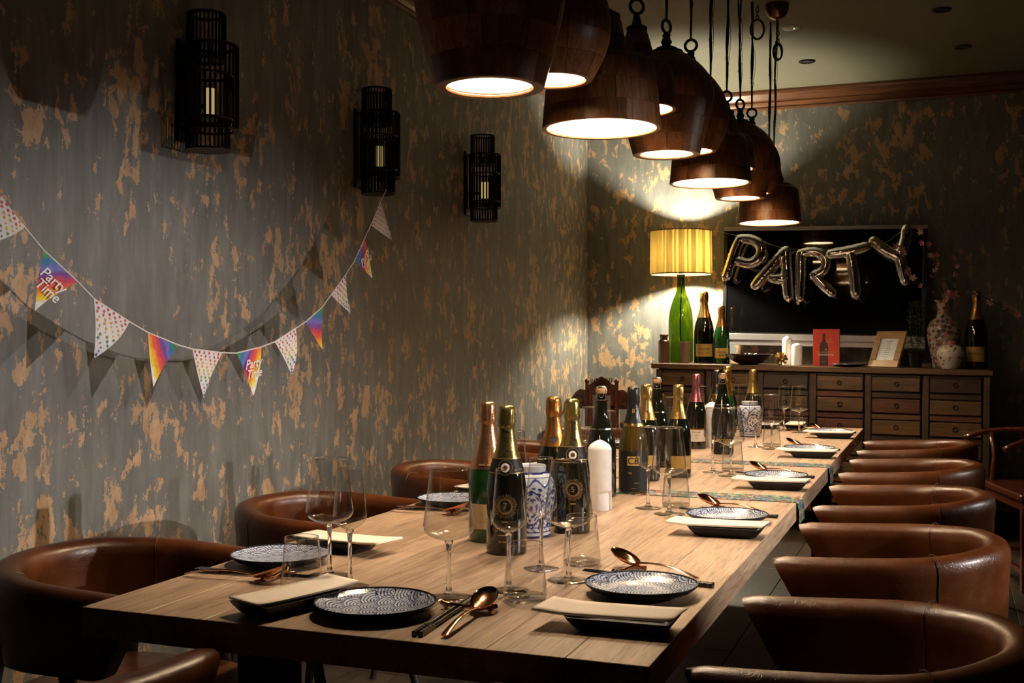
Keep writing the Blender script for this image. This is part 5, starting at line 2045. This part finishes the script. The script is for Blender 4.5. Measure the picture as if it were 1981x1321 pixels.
# crest with carved arch
bm = bmesh.new()
cr = [(-0.095, 0.875), (-0.09, 0.905), (-0.06, 0.918), (-0.035, 0.945), (0.005, 0.965), (0.045, 0.945), (0.07, 0.918), (0.10, 0.905), (0.105, 0.875)]
fa = [bm.verts.new((x, by - 0.012, z)) for x, z in cr]
ba = [bm.verts.new((x, by + 0.012, z)) for x, z in cr]
bm.faces.new(fa)
bm.faces.new(ba[::-1])
for i in range(len(cr)):
    j = (i + 1) % len(cr)
    bm.faces.new((fa[j], fa[i], ba[i], ba[j]))
c1_ = obj('crest', bm, 'rosewood', t)
bm = bmesh.new()
for k in range(5):
    R = 0.018 + 0.014 * k
    tube([(0.005 + R * math.cos(a), by - 0.014, 0.956 - R * 0.9 * abs(math.sin(a))) for a in [PI + PI * q / 10 for q in range(11)] if abs(R * math.cos(a)) < 0.09 and 0.956 - R * 0.9 * abs(math.sin(a)) > 0.875], 0.004, 6, bm) if R < 0.08 else None
obj('carving', bm, 'rosewood', c1_, smooth=True)
pn = obj('back_panel', boxm((0.005, by, 0.70), (0.175, 0.014, 0.36), 0.003), 'rosewood', t)
obj('inner_frame', boxm((0.005, by - 0.008, 0.76), (0.12, 0.008, 0.16), 0.003), 'panel_grey', pn)
bm = bmesh.new()
rq = random.Random(2)
for k in range(26):
    sphere(bm, (0.005 + rq.uniform(-0.04, 0.04), by - 0.013, 0.76 + rq.uniform(-0.055, 0.055)), rq.uniform(0.005, 0.011), 1)
obj('relief', bm, 'rosewood', pn, smooth=True)
for s, x0 in ((-1, -0.11), (1, 0.12)):
    bm = bmesh.new()
    wp = [(0, 0.76), (0, 0.875), (0.03, 0.88), (0.06, 0.86), (0.085, 0.825), (0.11, 0.80), (0.13, 0.785), (0.13, 0.765)]
    fa = [bm.verts.new((x0 + s * a, by - 0.01, z)) for a, z in wp]
    ba = [bm.verts.new((x0 + s * a, by + 0.01, z)) for a, z in wp]
    bm.faces.new(fa)
    bm.faces.new(ba[::-1])
    for i in range(len(wp)):
        j = (i + 1) % len(wp)
        bm.faces.new((fa[j], fa[i], ba[i], ba[j]))
    bmesh.ops.recalc_face_normals(bm, faces=bm.faces)
    wg = obj('carved_wing', bm, 'rosewood', t)
    bm = bmesh.new()
    for k in range(12):
        sphere(bm, (x0 + s * rq.uniform(0.01, 0.09), by - 0.011, 0.80 + rq.uniform(-0.02, 0.045)), rq.uniform(0.006, 0.012), 1)
    obj('relief', bm, 'rosewood', wg, smooth=True)
    obj('arm', tube([(x0 + s * 0.12, by, 0.765), (x0 + s * 0.12, by - 0.2, 0.70), (x0 + s * 0.12, by - 0.36, 0.68)], 0.013, 8), 'rosewood', t, smooth=True)
    obj('arm_post', tube([(x0 + s * 0.12, by - 0.34, 0.45), (x0 + s * 0.12, by - 0.34, 0.68)], 0.012, 8), 'rosewood', t)
    for yy in (by, by - 0.36):
        obj('leg', boxm((x0 + s * 0.11, yy, 0.215), (0.035, 0.035, 0.43), 0.004), 'rosewood', t)
obj('back_rail', boxm((0.005, by + 0.002, 0.765), (0.46, 0.018, 0.025), 0.003), 'rosewood', t)
obj('seat', boxm((0.005, by - 0.18, 0.445), (0.48, 0.44, 0.035), 0.008), 'rosewood', t)

# horseshoe rosewood armchair beside the table
t = thing('horseshoe_armchair', 'dark rosewood horseshoe-back armchair beside the sideboard', 'chair', (0.50, 6.20, 0), math.radians(15))
# faces -x ; seat
obj('seat', boxm((0, 0, 0.455), (0.50, 0.60, 0.035), 0.008), 'rosewood', t)
obj('seat_apron', boxm((0, 0, 0.415), (0.46, 0.56, 0.05), 0.004), 'rosewood', t)
pts = []
for i in range(25):
    a = -PI / 2 + PI * i / 24
    pts.append((0.02 + 0.25 * math.cos(a), 0.29 * math.sin(a), 0.735 + 0.10 * max(0, math.cos(a)) ** 1.5))
pts = [(-0.33, -0.325, 0.685), (-0.30, -0.32, 0.70), (-0.24, -0.305, 0.722), (-0.14, -0.295, 0.733)] + pts + [(-0.14, 0.295, 0.733), (-0.24, 0.305, 0.722), (-0.30, 0.32, 0.70), (-0.33, 0.325, 0.685)]
obj('arm_rail', tube(pts, 0.0145, 10), 'rosewood', t, smooth=True)
for s in (-1, 1):
    obj('arm_post', tube([(-0.20, s * 0.28, 0.46), (-0.185, s * 0.285, 0.6), (-0.20, s * 0.298, 0.725)], [0.015, 0.012, 0.012], 8), 'rosewood', t, smooth=True)
    obj('side_post', tube([(0.02, s * 0.275, 0.46), (0.02, s * 0.29, 0.735)], 0.011, 8), 'rosewood', t)
    obj('back_post', tube([(0.22, s * 0.2, 0.46), (0.20, s * 0.2, 0.80)], 0.012, 8), 'rosewood', t)
    for x in (-0.22, 0.22):
        obj('leg', boxm((x, s * 0.27, 0.205), (0.034, 0.034, 0.41), 0.004), 'rosewood', t)
    obj('stretcher', boxm((0, s * 0.27, 0.12), (0.44, 0.02, 0.025), 0.003), 'rosewood', t)
obj('splat', boxm((0.25, 0, 0.645), (0.014, 0.14, 0.37), 0.003), 'rosewood', t)
obj('footrail', boxm((-0.22, 0, 0.1), (0.025, 0.54, 0.025), 0.003), 'rosewood', t)

for o in list(COL.objects):
    if 'ringtop' in o.keys():
        del o['ringtop']
print('objects', len(COL.objects))
